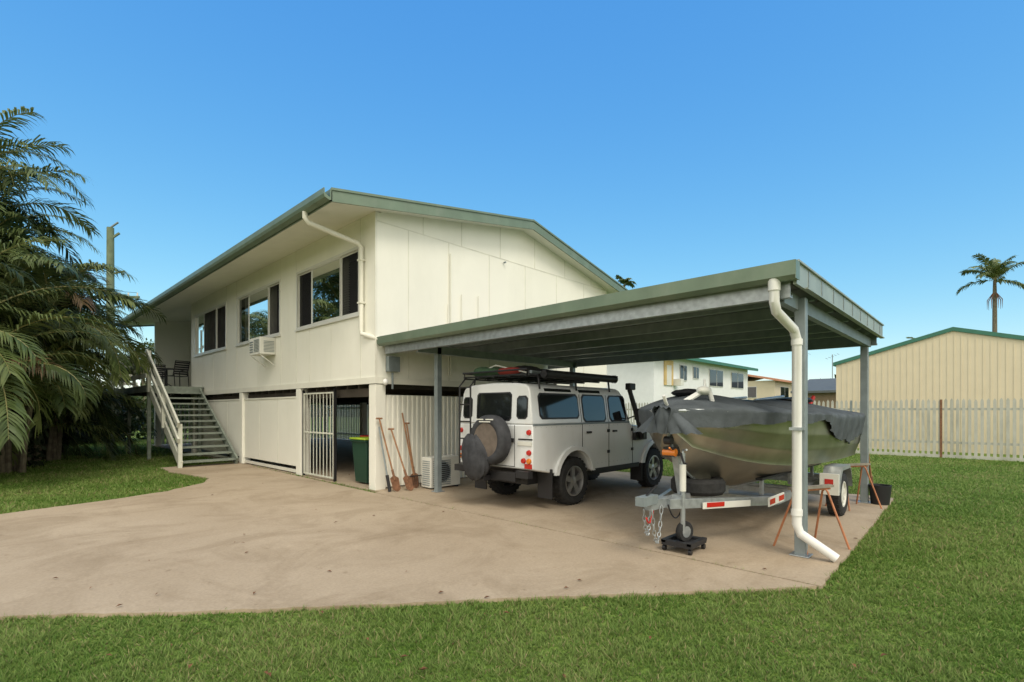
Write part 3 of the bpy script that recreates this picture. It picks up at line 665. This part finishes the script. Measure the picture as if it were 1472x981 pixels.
def smooth(u):
    f=[interp(min(max(u+d,4.95),9.75)) for d in (-.25,-.12,0,.12,.25)] if u>5.3 else [interp(u)]
    return tuple(sum(x)/len(f) for x in zip(*f))
us=[4.95,4.98,5.02,5.1,5.2,5.3]+[5.45+.15*i for i in range(28)]+[9.75]
secs=[hullsec(*smooth(u)) for u in us]; m_=len(secs[0])
for s in (-1,1):
    vs=[(us[i],s*y,z) for i in range(len(us)) for y,z in secs[i]]
    g.add(vs,[(i*m_+j,i*m_+j+1,(i+1)*m_+j+1,(i+1)*m_+j) for i in range(len(us)-1) for j in range(m_-1)],hullm)
tp=[(9.75,-y,z) for y,z in secs[-1]]+[(9.75,y,z) for y,z in reversed(secs[-1])]
g.add(tp,[tuple(range(len(tp)))],hullm)
for s in (-1,1): g.tube([(u,s*(smooth(u)[4]+.012),smooth(u)[5]) for u in us],.024,galv,8)
g.tube([(u,0,smooth(u)[1]-.005) for u in us],.018,galv,6)
o=g.build('hull',boat,ang=28)
g=MB()
NU,NV=130,56; vs=[]
for i in range(NU+1):
    u=4.86+(9.85-4.86)*i/NU; S_=smooth(min(max(u,4.96),9.75)); gh=S_[4]+.045; gz=S_[5]
    hump=.05+.10*math.exp(-((u-5.75)/.55)**2)+.15*math.exp(-((u-8.2)/1.3)**2)+.03*abs(math.sin(u*2.4))
    if u<5.15: hump*=max(.1,(u-4.8)/.35)
    dr=.10+.035*math.sin(u*2.3+.5)+.025*math.sin(u*5.9)
    if u<5.6: dr+=.20*(5.6-u)/.7
    if u>7.0: dr+=.24*min(1,(u-7.0)/.9)
    for j in range(NV+1):
        q=-1+2*j/NV; a=abs(q); s=1 if q>0 else -1
        if a<.72: k=a/.72; y=s*gh*k; z=gz+.03+hump*(1-k**1.7)+.012*math.sin(u*9+q*5)+.008*math.sin(u*23+q*17)
        else:
            k=(a-.72)/.28; fold=.012*math.sin(u*19+1)+.010*math.sin(u*41)+.008*math.sin(u*67)
            y=s*(gh+.012+fold*k-.06*k*(dr/.3)); z=gz+.03-dr*k*(1+.06*math.sin(u*11))
        vs.append((u,y,z))
g.add(vs,[(i*(NV+1)+j,i*(NV+1)+j+1,(i+1)*(NV+1)+j+1,(i+1)*(NV+1)+j) for i in range(NU) for j in range(NV)],tarpm)
vs=[];nn=16
for k in range(7):
    for j in range(nn+1):
        a=-1+2*j/nn; vs.append((4.86+.10*a*a+.02*math.sin(j*1.9)*k/6+.02*k/6,a*(.06+.055*k),1.50-.045*k-.012*math.sin(j*2.5)))
g.add(vs,[(k*(nn+1)+j,k*(nn+1)+j+1,(k+1)*(nn+1)+j+1,(k+1)*(nn+1)+j) for k in range(6) for j in range(nn)],tarpm)
g.build('tarp_cover',boat,ang=60)
g=MB()
g.tube([(5.15,-.1,1.55),(5.35,-.2,1.66),(5.7,-.15,1.70),(6.1,.1,1.68)],.03,whitep,8); g.ell((5.40,-.22,1.68),(.12,.07,.05),acw); g.ell((5.7,.1,1.67),(.22,.18,.05),black,14,8,.08)
g.tube([(5.0,.0,1.50),(4.88,-.03,1.58),(4.86,-.03,1.62)],.018,whitep); g.tube([(5.42,-.28,1.66),(5.47,-.30,1.50)],.025,whitep,8); g.tube([(5.35,-.25,1.66),(5.42,-.22,1.80),(5.5,-.2,1.68)],.012,whitep,6)
g.ell((8.5,-.3,1.62),(.35,.25,.05),black,14,8,.1); g.tube([(8.9,-.4,1.52),(9.1,-.42,1.68)],.03,skinred); g.tube([(8.3,.2,1.62),(9.4,.1,1.70)],.025,galv)
g.tube([(6.4,.3,1.58),(8.8,.5,1.68)],.02,galv); g.ell((7.3,.1,1.56),(.5,.3,.06),black,14,8,.08)
g.build('deck_gear',boat)
g=MB()
for s in (-1,1):
    g.obox((4.9,s*.06,.50),(6.5,s*.62,.40),.05,.10,galv); g.obox((6.5,s*.62,.40),(9.6,s*.62,.40),.05,.10,galv)
g.obox((4.58,0,.52),(6.6,0,.46),.075,.10,galv)
for u in (6.5,7.4,8.9,9.58): g.box(u-.03,u+.03,-.62,.62,.34,.42,galv)
g.box(8.25,8.35,-.80,.80,.26,.34,galv)
for s in (-1,1):
    for u in (6.7,7.9,9.1): g.box(u-.03,u+.03,s*.40-.02,s*.40+.02,.42,.60,galv)
    g.obox((6.6,s*.40,.62),(9.5,s*.40,.60),.08,.03,black)
g.tube([(4.45,0,.56),(4.72,0,.56)],.04,galvd,10); g.box(4.42,4.70,-.05,.05,.53,.62,galvd); g.tube([(4.55,0,.62),(4.75,0,.70)],.012,blackm,6)
g.obox((5.35,0,.5),(5.15,0,1.12),.07,.07,galv); g.box(5.02,5.20,-.06,.06,.98,1.08,blackm); g.tube([(5.05,-.07,1.02),(5.05,.07,1.02)],.042,orangel,12); g.tube([(5.05,-.12,1.02),(5.0,-.18,.92),(4.98,-.22,.92)],.012,black,6)
g.tube([(4.92,-.06,1.08),(5.12,0,1.02)],.010,orangel,6); g.lathe([(.001,-.04),(.045,-.04),(.045,.04),(.001,.04)],(5.02,0,1.15),(0,1,0),black,14)
g.box(6.0,6.55,-.70,-.685,.40,.50,acw); g.box(6.02,6.2,-.704,-.701,.42,.48,redl); g.box(6.34,6.53,-.704,-.701,.42,.48,redl)
g.obox((5.3,-.25,.45),(6.0,-.50,.42),.01,.07,acw); g.obox((5.35,-.275,.455),(5.6,-.362,.445),.01,.05,redl)
g.build('trailer_frame',boat,bevel=.005)
g=MB()
for s in (-1,1):
    wheel(g,(8.3,s*.90,.30),s,r=.30,w=.17,rim=.18,spokes=8,rimmat=acw)
g.build('trailer_wheels',boat)
g=MB()
for s in (-1,1):
    vs=[]; n=14
    for i in range(n+1):
        a=math.pi*(.02+.96*i/n); x,z_=8.3+.40*math.cos(a),.34+.36*min(1,math.sin(a)*1.25); vs+=[(x,s*.79,z_),(x,s*1.01,z_),(x,s*1.012,z_-.05)]
    g.add(vs,[(3*i+j,3*i+j+1,3*i+j+4,3*i+j+3) for i in range(n) for j in range(2)],galv)
    g.box(7.80,7.86,s*.79 if s>0 else -1.01,1.01 if s>0 else -.79,.34,.62,acw); g.box(7.793,7.798,s*.9-.05,s*.9+.05,.48,.55,redl)
g.build('mudguards',boat)
g=MB()
g.tube([(5.08,-.13,.18),(5.08,-.13,1.02)],.026,galv,12); g.tube([(5.08,-.13,.62),(5.08,-.13,.90)],.034,acw,12); g.tube([(5.08,-.13,1.02),(5.08,-.13,1.05),(5.02,-.20,1.06)],.012,galv,6)
g.box(5.03,5.13,-.14,-.03,.48,.58,galv)
g.lathe([(.03,-.03),(.10,-.03),(.11,-.015),(.11,.015),(.10,.03),(.03,.03)],(5.12,-.13,.19),(.3,1,0),rubber,22); g.lathe([(.001,-.032),(.06,-.032),(.06,.032),(.001,.032)],(5.12,-.13,.19),(.3,1,0),galv,14)
g.box(4.92,5.30,-.29,.03,.065,.09,black)
for x in (4.95,5.27): g.box(x-.03,x+.03,-.29,.03,.09,.115,black)
for y in (-.27,.01):
    g.box(4.92,5.30,y-.025,y+.025,.0905,.1205,black)
    for x in (4.95,5.27): g.lathe([(.001,-.015),(.028,-.015),(.028,.015),(.001,.015)],(x,y,.03),(0,1,0),blackm,14)
g.build('jockey_wheel_and_dolly',boat)
g=MB()
def chain(pts):
    for i in range(len(pts)-1):
        a=Vector(pts[i]);b=Vector(pts[i+1]);d=(b-a);L_=d.length;d.normalize();sd=d.orthogonal().normalized() if i%2 else d.cross(d.orthogonal()).normalized()
        c=(a+b)/2; loop=[]
        for k in range(9): t_=2*math.pi*k/8; loop.append(c+d*math.cos(t_)*L_*.62+sd*math.sin(t_)*.016)
        g.tube(loop,.005,galv,5,cap=False)
def cat(a,b,sag,n=16): return [(a[0]+(b[0]-a[0])*i/n,a[1]+(b[1]-a[1])*i/n,a[2]+(b[2]-a[2])*i/n-sag*4*(i/n)*(1-i/n)) for i in range(n+1)]
chain(cat((4.75,-.06,.50),(4.48,-.10,.50),.34)); chain(cat((4.75,.06,.50),(4.55,.03,.48),.28)); g.tube(cat((4.7,0,.5),(4.46,-.05,.42),.1),.01,skinred,6)
g.tube(cat((5.2,-.1,.55),(4.85,-.08,.50),.18),.008,black,6)
g.build('safety_chains',boat)
g=MB(); g.lathe([(.17,-.09),(.27,-.09),(.30,-.05),(.30,.05),(.27,.09),(.17,.09)],(5.75,.0,.60),(0,0,1),rubber,32); g.lathe([(.17,-.08),(.17,.05),(.12,.02),(.001,.02)],(5.75,0,.60),(0,0,1),acw,24)
g.build('spare_wheel',boat)

# ---------------------------------------------------------------- trestles
def trestle(name,x,y,rz,h=.62,w=.62):
    e=empty(name,(x,y,.031),rz); g=MB()
    for s in (-1,1):
        g.tube([(s*w/2,-.20,0),(s*(w/2-.10),-.03,h-.03),(s*(w/2-.10),0,h),(s*(w/2-.10),.03,h-.03),(s*w/2,.20,0)],.011,orangep,8)
    g.tube([(-w/2+.03,0,h-.0),(w/2-.03,0,h-.0)],.014,orangep,8); g.box(-w/2,w/2,-.03,.03,h+.012,h+.04,timber)
    g.build('legs_and_top',e)
trestle('trestle_stand',6.12,1.42,R(-25)); trestle('trestle_stand',9.1,1.55,R(-30))
e=empty('bucket',(9.72,1.30,.031)); g=MB(); g.lathe([(.001,0),(.12,0),(.15,.30),(.14,.30),(.115,.02)],(0,0,0),(0,0,1),black,20); g.build('pail',e)
# ---------------------------------------------------------------- AC condenser, bins, tools
e=empty('air_conditioner_condenser'); g=MB()
g.box(5.72,6.42,7.52,7.82,.06,.62,acw)
for i in range(13): g.box(5.76,6.18,7.508,7.52,.10+i*.037,.115+i*.037,galvd)
g.lathe([(.19,0),(.2,0),(.2,.012),(.19,.012)],(5.98,7.52,.34),(0,-1,0),galvd,28); g.lathe([(.001,.002),(.185,.002)],(5.98,7.52,.34),(0,-1,0),dark,28)
for i in range(12): g.box(5.708,5.72,7.56,7.78,.10+i*.04,.115+i*.04,galvd)
g.box(5.8,5.86,7.5,7.84,.031,.06,black); g.box(6.3,6.36,7.5,7.84,.031,.06,black)
g.build('cabinet',e,bevel=.008)
def bin_(name,x,y,lid):
    e=empty(name,(x,y,.031)); g=MB()
    b=[(-.20,-.22),(.20,-.22),(.20,.22),(-.20,.22)]; T=[(-.25,-.28),(.25,-.28),(.25,.28),(-.25,.28)]
    g.add([(p[0],p[1],.03) for p in b]+[(p[0],p[1],.86) for p in T],[(0,1,2,3),(4,5,6,7)]+[(i,(i+1)%4,4+(i+1)%4,4+i) for i in range(4)],bindark)
    g.box(-.28,.28,-.30,.30,.84,.88,bindark); g.box(-.29,.27,-.31,.31,.885,.92,lid); g.tube([(.28,-.25,.90),(.28,.25,.90)],.015,bindark)
    for s in (-1,1): g.lathe([(.001,-.02),(.09,-.02),(.09,.02),(.001,.02)],(.2,s*.24,.09),(0,1,0),black,16)
    g.build('body_and_lid',e,bevel=.012)
bin_('wheelie_bin',5.42,9.15,binyel); bin_('wheelie_bin',6.0,9.75,binred)
def tool(name,a,b,kind):
    e=empty(name); g=MB(); a=Vector(a);b=Vector(b); d=(b-a).normalized(); g.tube([a+d*.25,b],.015,wood if kind!='m' else galvd,8)
    if kind=='s': 
        g.add([a+Vector((-.08,.02,.03)),a+Vector((.08,.02,.03)),a+Vector((.09,0,0))+d*.24,a+Vector((-.09,0,0))+d*.24,a-d*.02,a+d*.30],[(0,4,1,2,5,3)],rust); g.tube([a+d*.2,a+d*.4],.022,rust,8)
    elif kind=='r':
        g.box(a.x-.2,a.x+.2,a.y-.01,a.y+.01,a.z+.22,a.z+.24,blackm)
        for i in range(11): g.tube([(a.x-.2+i*.04,a.y,a.z+.23),(a.x-.2+i*.04,a.y-.03,a.z+.02)],.004,blackm,5)
    else: g.tube([a,a+d*.3],.03,blackm,8)
    if kind=='s': g.tube([b+Vector((-.06,0,0)),b+Vector((.06,0,0))],.016,wood,8)
    g.build('tool',e)
tool('garden_shovel',(5.18,7.80,.04),(5.00,8.12,1.35),'s'); tool('garden_shovel',(5.40,7.70,.04),(5.25,8.12,1.15),'s'); tool('garden_rake',(5.62,7.85,.04),(5.50,8.13,1.45),'r')
tool('crowbar',(5.05,7.85,.04),(4.98,8.10,1.2),'m'); tool('garden_spade',(5.66,7.9,.04),(5.60,8.13,1.25),'s'); tool('mattock',(10.3,1.6,.04),(9.78,1.52,1.3),'m'); tool('garden_shovel',(10.2,1.45,.04),(9.80,1.5,1.1),'s')
e=empty('storage_shelf'); g=MB()
for z in (.3,.8,1.3): g.box(8.0,9.6,12.0,12.5,z,z+.03,timber)
for u in (8.0,9.56):
    for v in (12.0,12.46): g.box(u,u+.04,v,v+.04,.03,1.7,blackm)
for i in range(9): 
    u=8.1+random.random()*1.2; z=random.choice((.33,.83,1.33)); g.box(u,u+.25,12.05,12.4,z,z+random.uniform(.15,.3),random.choice((skinred,acw,black,timber,greenf)))
g.build('shelf_and_boxes',e)
e=empty('bicycle',(6.8,10.9,.03),R(60)); g=MB()
for x in (-.5,.5): 
    g.lathe([(.31,-.015),(.335,-.015),(.335,.015),(.31,.015)],(x,0,.335),(0,1,0),rubber,28)
    for k in range(8): a=k*math.pi/8; g.tube([(x-.31*math.cos(a),0,.335-.31*math.sin(a)),(x+.31*math.cos(a),0,.335+.31*math.sin(a))],.002,galv,4)
for a,b in (((-.5,0,.335),(-.1,0,.30)),((-.1,0,.30),(-.2,0,.80)),((-.5,0,.335),(-.18,0,.72)),((-.18,0,.72),(.38,0,.75)),((-.1,0,.30),(.40,0,.70)),((.5,0,.335),(.36,0,.95))): g.tube([a,b],.014,skinred,6)
g.box(-.32,-.10,-.05,.05,.80,.84,black); g.tube([(.36,-.25,.97),(.36,.25,.97)],.012,black,6); g.build('frame_and_wheels',e)

# ---------------------------------------------------------------- picket fence
e=empty('picket_fence'); g=MB(); FU=21.0; v=-9.0
while v<28:
    h=1.86+random.uniform(-.02,.02); wdt=.075; z0=.08
    g.prism([(v,z0),(v+wdt,z0),(v+wdt,h-.07),(v+wdt/2,h),(v,h-.07)],'x',FU-.012+random.uniform(-.003,.003),FU+.006,picket); v+=.14
g.build('pickets',e,smooth=False)
g=MB()
for z in (.45,1.5): g.box(FU+.007,FU+.05,-9,28,z,z+.07,picket)
v=-8.4
while v<28: g.box(FU-.04,FU-.0125,v,v+.06,0,1.84,rust if abs(v-1.2)<1.3 else galvd); v+=2.4
g.box(FU-.03,FU+.0,-9,28,0,.10,picket)
g.build('rails_and_posts',e,smooth=False)

# ---------------------------------------------------------------- shed
e=empty('garden_shed'); g=MB(); SU=24.; SL,SR,SA=4.65,-2.5,1.08; ze,za=3.40,4.41
g.prism([(SR,0),(SL,0),(SL,ze),(SA,za),(SR,ze)],'x',SU,SU+9,shedm)
v=SR+.1
while v<SL: 
    zz=za-(za-ze)*abs(v-SA)/(SL-SA); g.box(SU-.012,SU,v,v+.04,.0,zz-.02,shedm); v+=.19
g.build('walls',e,smooth=False)
g=MB()
for (a,b) in (((SL+.12,ze-.03),(SA,za)),((SA,za),(SR-.12,ze-.03))):
    g.prism([(a[0],a[1]-.07),(b[0],b[1]-.07),(b[0],b[1]+.07),(a[0],a[1]+.07)],'x',SU-.06,SU+9.1,shedg)
g.build('roof_trim',e,smooth=False)

# ---------------------------------------------------------------- neighbour houses
def nhouse(name,u0,u1,v0,v1,zt_,ridge,wall,roofm,wins_v=(),wins_u=(),axis='x',zb=0):
    e=empty(name); g=MB(); g.box(u0,u1,v0,v1,zb,zt_,wall); g.build('walls',e,smooth=False); g=MB(); o=.6
    if axis=='x': vm=(v0+v1)/2; g.prism([(v0-o,zt_-.15),(vm,ridge-.15),(v1+o,zt_-.15),(v1+o,zt_+.05),(vm,ridge+.05),(v0-o,zt_+.05)],'x',u0-o,u1+o,roofm)
    else: um=(u0+u1)/2; g.prism([(u0-o,zt_-.15),(um,ridge-.15),(u1+o,zt_-.15),(u1+o,zt_+.05),(um,ridge+.05),(u0-o,zt_+.05)],'y',v0-o,v1+o,roofm)
    g.build('roof',e,smooth=False); g=MB()
    for (a,b,z0,z1) in wins_v: g.box(a-.06,b+.06,v0-.04,v0-.001,z0-.06,z1+.06,alum); g.box(a,b,v0-.06,v0-.041,z0,z1,cglass); g.box((a+b)/2-.02,(a+b)/2+.02,v0-.07,v0-.061,z0,z1,alum)
    for (a,b,z0,z1) in wins_u: g.box(u0-.04,u0-.001,a-.06,b+.06,z0-.06,z1+.06,alum); g.box(u0-.06,u0-.041,a,b,z0,z1,cglass)
    if wins_v or wins_u: g.build('windows',e,smooth=False)
    return e
h2=nhouse('neighbour_house',26.7,42,14.2,23,4.75,5.6,wallw,shedg,[(30.0,30.9,3.4,4.3),(31.9,32.7,3.6,4.3),(34.5,36.8,3.2,4.3),(38.5,40.9,3.2,4.3)],[],'x')
g=MB(); g.box(27.9,28.15,14.12,14.19,3.0,4.5,sign); g.box(28.75,29.0,14.12,14.19,3.0,4.5,sign); g.box(28.15,28.75,14.12,14.19,4.2,4.5,sign); g.box(28.15,28.75,14.12,14.19,3.0,4.2,acw); g.box(29.1,29.5,13.7,14.19,3.0,3.4,acw); g.build('feature_panel_and_ac',h2,smooth=False)
nhouse('neighbour_house',62,78,18,30,4.9,6.3,shedm,tank,[(64,67,3,4.2),(70,73,3,4.2)],[(20,23,3,4.2)],'x')
nhouse('neighbour_house',52,64,5,13,3.2,4.6,M('wall_brown',(.25,.18,.12),.8),M('roof_dark',(.10,.11,.11),.6),[(54,57,1.2,2.4)],[(7,9,1.2,2.4)],'y')
for (x,y,h) in ((60,12,7.2),(66,16,8.0),(52,9,6.0)):
    g=MB(); g.tube([(x,y,3),(x,y,h)],.04,galvd,6)
    for k in range(5): g.tube([(x-.5+.0,y-.5+k*.25,h-.1*k),(x+.5,y-.5+k*.25,h-.1*k)],.02,galvd,5)
    g.build('tv_aerial')

# ---------------------------------------------------------------- power pole
e=empty('power_pole'); g=MB(); px,py=4.9,35.4
g.tube([(px,py,0),(px,py,11.6)],[.22,.17],polem,12)
d=Vector((.69,-.72,0))
g.obox(Vector((px,py,7.75))-d*1.15,Vector((px,py,7.75))+d*1.6,.1,.14,polem); g.obox(Vector((px,py,10.9))-d*.1,Vector((px,py,11.3))+d*.5,.08,.1,polem); g.obox(Vector((px,py,9.0))-d*.1,Vector((px,py,9.2))+d*.8,.06,.08,polem)
for k in (-1.0,-.5,.5,1.0,1.5): g.tube([Vector((px,py,7.8))+d*k,Vector((px,py,8.0))+d*k],.04,acw,8)
g.tube([(px,py,11.6),(px+.3,py-.3,11.9)],.05,galvd,8)
for k in (-1.0,1.5): 
    a=Vector((px,py,8.0))+d*k; b=a+Vector((-60,-20,0)); g.tube([a.lerp(b,i/12)-Vector((0,0,2.2*4*(i/12)*(1-i/12))) for i in range(13)],.012,black,4)
g.build('pole_and_crossarms',e)

# ---------------------------------------------------------------- palms
def frond(g,base,az,Lh,elev,droop,lf=.62,nleaf=46,wd=.022,mat=palmleaf,rm=palmyel):
    n=14; p=Vector(base); pts=[p.copy()]; dirs=[]; sidea=random.uniform(-.3,.3)
    for i in range(n):
        s=i/n; e_=elev-droop*(s**1.4); a=az+sidea*s
        d=Vector((math.cos(a)*math.cos(e_),math.sin(a)*math.cos(e_),math.sin(e_))); dirs.append(d); p=p+d*Lh/n; pts.append(p.copy())
    dirs.append(dirs[-1])
    g.tube(pts,[.024*(1-.85*i/n) for i in range(n+1)],rm,4,cap=False)
    vs=[];fs=[]; twist=random.uniform(-.5,.5)
    for k in range(nleaf):
        for sg in (-1,1):
            if random.random()<.05: continue
            s=min(.999,.16+.84*(k+random.uniform(-.35,.35))/nleaf); s=max(.12,s); f=s*n; i=min(int(f),n-1); q=pts[i].lerp(pts[i+1],f-i); d=dirs[i]
            sd=d.cross(Vector((0,0,1))); sd.normalize(); up=sd.cross(d); tw=twist*s; sd,up=sd*math.cos(tw)+up*math.sin(tw),up*math.cos(tw)-sd*math.sin(tw)
            ll=lf*(math.sin(math.pi*(.16+.72*s))**.6)*random.uniform(.8,1.15)
            fw=.55+.75*s; v=(sd*sg*1.0+d*fw+up*random.uniform(.0,.55)).normalized(); g1=random.uniform(.5,1.25)
            m0=q+v*ll*.33; v2=(v+Vector((0,0,-g1*.55))).normalized(); m1=m0+v2*ll*.35; t1=m1+(v2+Vector((0,0,-g1))).normalized()*ll*.36
            wv=v.cross(up).normalized()*wd*random.uniform(.8,1.15)
            o=len(vs); vs+=[q-wv*.5,q+wv*.5,m0-wv,m0+wv,m1-wv*.8,m1+wv*.8,t1]; fs+=[(o,o+1,o+3,o+2),(o+2,o+3,o+5,o+4),(o+4,o+5,o+6)]
    g.add(vs,fs,mat)
def cane_clump(name,c,stems,hmin,hmax,spread,fl=(2.2,3.1),nf=8,nleaf=44):
    e=empty(name,(c[0],c[1],0)); g=MB(); gl=MB()
    for s in range(stems):
        a=2*math.pi*s/stems+random.uniform(-.4,.4); h=random.uniform(hmin,hmax); r0=random.uniform(.1,.45); r1=r0+spread*random.uniform(.3,1)*h/5
        pts=[(math.cos(a)*(r0+(r1-r0)*(i/6)**1.5),math.sin(a)*(r0+(r1-r0)*(i/6)**1.5),h*i/6) for i in range(7)]
        g.tube(pts,[.07-.025*i/6 for i in range(7)],barkm,8); top=Vector(pts[-1])
        for k in range(nf):
            az=2*math.pi*k/nf+random.uniform(-.35,.35); el_=R(random.choice((80,66,52,35,10))+random.uniform(-8,8))
            rr=random.random()
            frond(gl,top,az,random.uniform(*fl),el_,random.uniform(1.3,2.3),nleaf=nleaf,mat=palmleaf if rr<.72 else palmdark if rr<.95 else palmdead)
    g.build('stems',e,fix=False); gl.build('fronds',e,smooth=False,fix=False)
cane_clump('cane_palm',(-.6,14.8),13,1.2,4.7,1.0)
cane_clump('cane_palm',(.45,17.2),14,1.0,4.7,1.1)
cane_clump('cane_palm',(-.6,18.5),11,4.0,6.4,.9,fl=(2.5,3.4))
cane_clump('cane_palm',(1.25,20.6),13,.8,4.7,.8)
cane_clump('cane_palm',(1.2,24.5),9,1.2,5.0,.9,nleaf=34)
cane_clump('cane_palm',(-6.5,19.5),9,2.0,5.5,1.2,nleaf=26); cane_clump('cane_palm',(-8.5,26),9,2.5,6.5,1.2,nleaf=26)
def leafcloud(name,clumps,nper,ls,mat,trunk=None):
    e=empty(name); V=[];
    for (c,r) in clumps:
        n=int(nper*(r[0]*r[1]*r[2])**(2/3)*6)
        q=rng.normal(size=(n,3)); q/=np.linalg.norm(q,axis=1)[:,None]; q*=(rng.uniform(.35,1,(n,1))**.5); sub=1+.25*np.sin(q[:,0:1]*7+c[0])*np.sin(q[:,1:2]*6)*np.sin(q[:,2:3]*8+c[1])
        P=np.array(c)+q*np.array(r)*sub
        a=rng.normal(size=(n,3)); a/=np.linalg.norm(a,axis=1)[:,None]; b=np.cross(a,rng.normal(size=(n,3))); b/=np.linalg.norm(b,axis=1)[:,None]
        s=rng.uniform(.6,1.3,(n,1))*ls; V.append(np.stack([P-a*s,P+b*s*.45,P+a*s,P-b*s*.45],1))
    V=np.concatenate(V); n=len(V); me=bpy.data.meshes.new('foliage'); me.vertices.add(4*n); me.vertices.foreach_set('co',V.reshape(-1)); me.loops.add(4*n); me.loops.foreach_set('vertex_index',np.arange(4*n,dtype=np.int32)); me.polygons.add(n); me.polygons.foreach_set('loop_start',np.arange(0,4*n,4,dtype=np.int32)); me.update(calc_edges=True)
    me.materials.append(mat); o=bpy.data.objects.new('foliage',me); sc.collection.objects.link(o); o.parent=e
    if trunk:
        g=MB()
        for tr in trunk: g.tube(tr[0],tr[1],barkm,8)
        g.build('trunk_and_limbs',e)
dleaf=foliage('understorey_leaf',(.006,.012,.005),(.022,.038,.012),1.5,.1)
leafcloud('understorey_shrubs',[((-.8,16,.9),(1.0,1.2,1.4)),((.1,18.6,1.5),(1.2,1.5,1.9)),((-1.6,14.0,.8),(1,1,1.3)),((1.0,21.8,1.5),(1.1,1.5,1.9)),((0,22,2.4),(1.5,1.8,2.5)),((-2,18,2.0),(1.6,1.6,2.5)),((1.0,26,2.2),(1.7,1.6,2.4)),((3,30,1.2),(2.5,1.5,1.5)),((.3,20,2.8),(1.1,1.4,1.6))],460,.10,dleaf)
leafcloud('hedge',[((2+i*2.2,32+random.uniform(-.5,.5),1.3),(1.5,1.1,1.5)) for i in range(6)],160,.13,leafm)
leafcloud('background_tree',[((8.6+random.uniform(-1.8,1.8),47+random.uniform(-1.5,1.5),4.8+random.uniform(-1.5,1.6)),(1.0,1.0,.8)) for i in range(12)],70,.16,leafm,
   [([(8.6,47,0),(8.6,47,3)],[.2,.14])]+[([(8.6,47,2.6),(8.6+random.uniform(-1.6,1.6),47+random.uniform(-1,1),5)],[.1,.03]) for i in range(5)])
for (x,y,h) in ((-13,22,6.5),(-15,31,7.5),(-12,38,6.5)):
    leafcloud('garden_tree',[((x+random.uniform(-2.4,2.4),y+random.uniform(-2.6,2.6),h*.62+random.uniform(-1.8,2.2)),(1.5,1.5,1.1)) for i in range(13)],45,.2,leafm,
       [([(x,y,0),(x+.2,y,h*.5)],[.25,.16])]+[([(x+.1,y,h*.4),(x+random.uniform(-2,2),y+random.uniform(-2,2),h*.8)],[.12,.03]) for i in range(5)])
def royal_palm(name,x,y,h,fl,nf=16,skirt=True,lf=.75):
    e=empty(name,(x,y,0)); g=MB(); g.tube([(0,0,0),(.1,0,h*.4),(0,0,h*.88),(0,0,h)],[.26,.19,.16,.12],barkm,12)
    if skirt:
        for k in range(14): a=k*.9; g.tube([(0,0,h-.9),(.5*math.cos(a),.5*math.sin(a),h-1.7),(.5*math.cos(a),.5*math.sin(a),h-2.5)],[.05,.04,.01],rust,4)
    g.build('trunk',e); gl=MB()
    for k in range(nf): frond(gl,(0,0,h),k*2.4,fl*random.uniform(.85,1.1),R(random.choice((80,55,35,10,-10))),random.uniform(1.0,1.8),lf=lf,nleaf=34,wd=.05)
    gl.build('fronds',e,smooth=False,fix=False)
royal_palm('royal_palm',62.2,0,13.0,2.9); royal_palm('royal_palm',66,-4.5,8.8,2.4,12,False); royal_palm('royal_palm',50,4.1,6.2,1.3,8,False,.4); royal_palm('royal_palm',38,23,12.2,1.1,8,False,.4)
cl=[]
for i in range(90):
    a=R(-95+i*2.1); d_=random.uniform(95,150); r=random.uniform(3,6); cl.append(((math.cos(a+R(45))*d_,math.sin(a+R(45))*d_,r*.55),(r*1.5,r*1.5,r*.8)))
leafcloud('distant_trees',cl,5,.9,leafm)
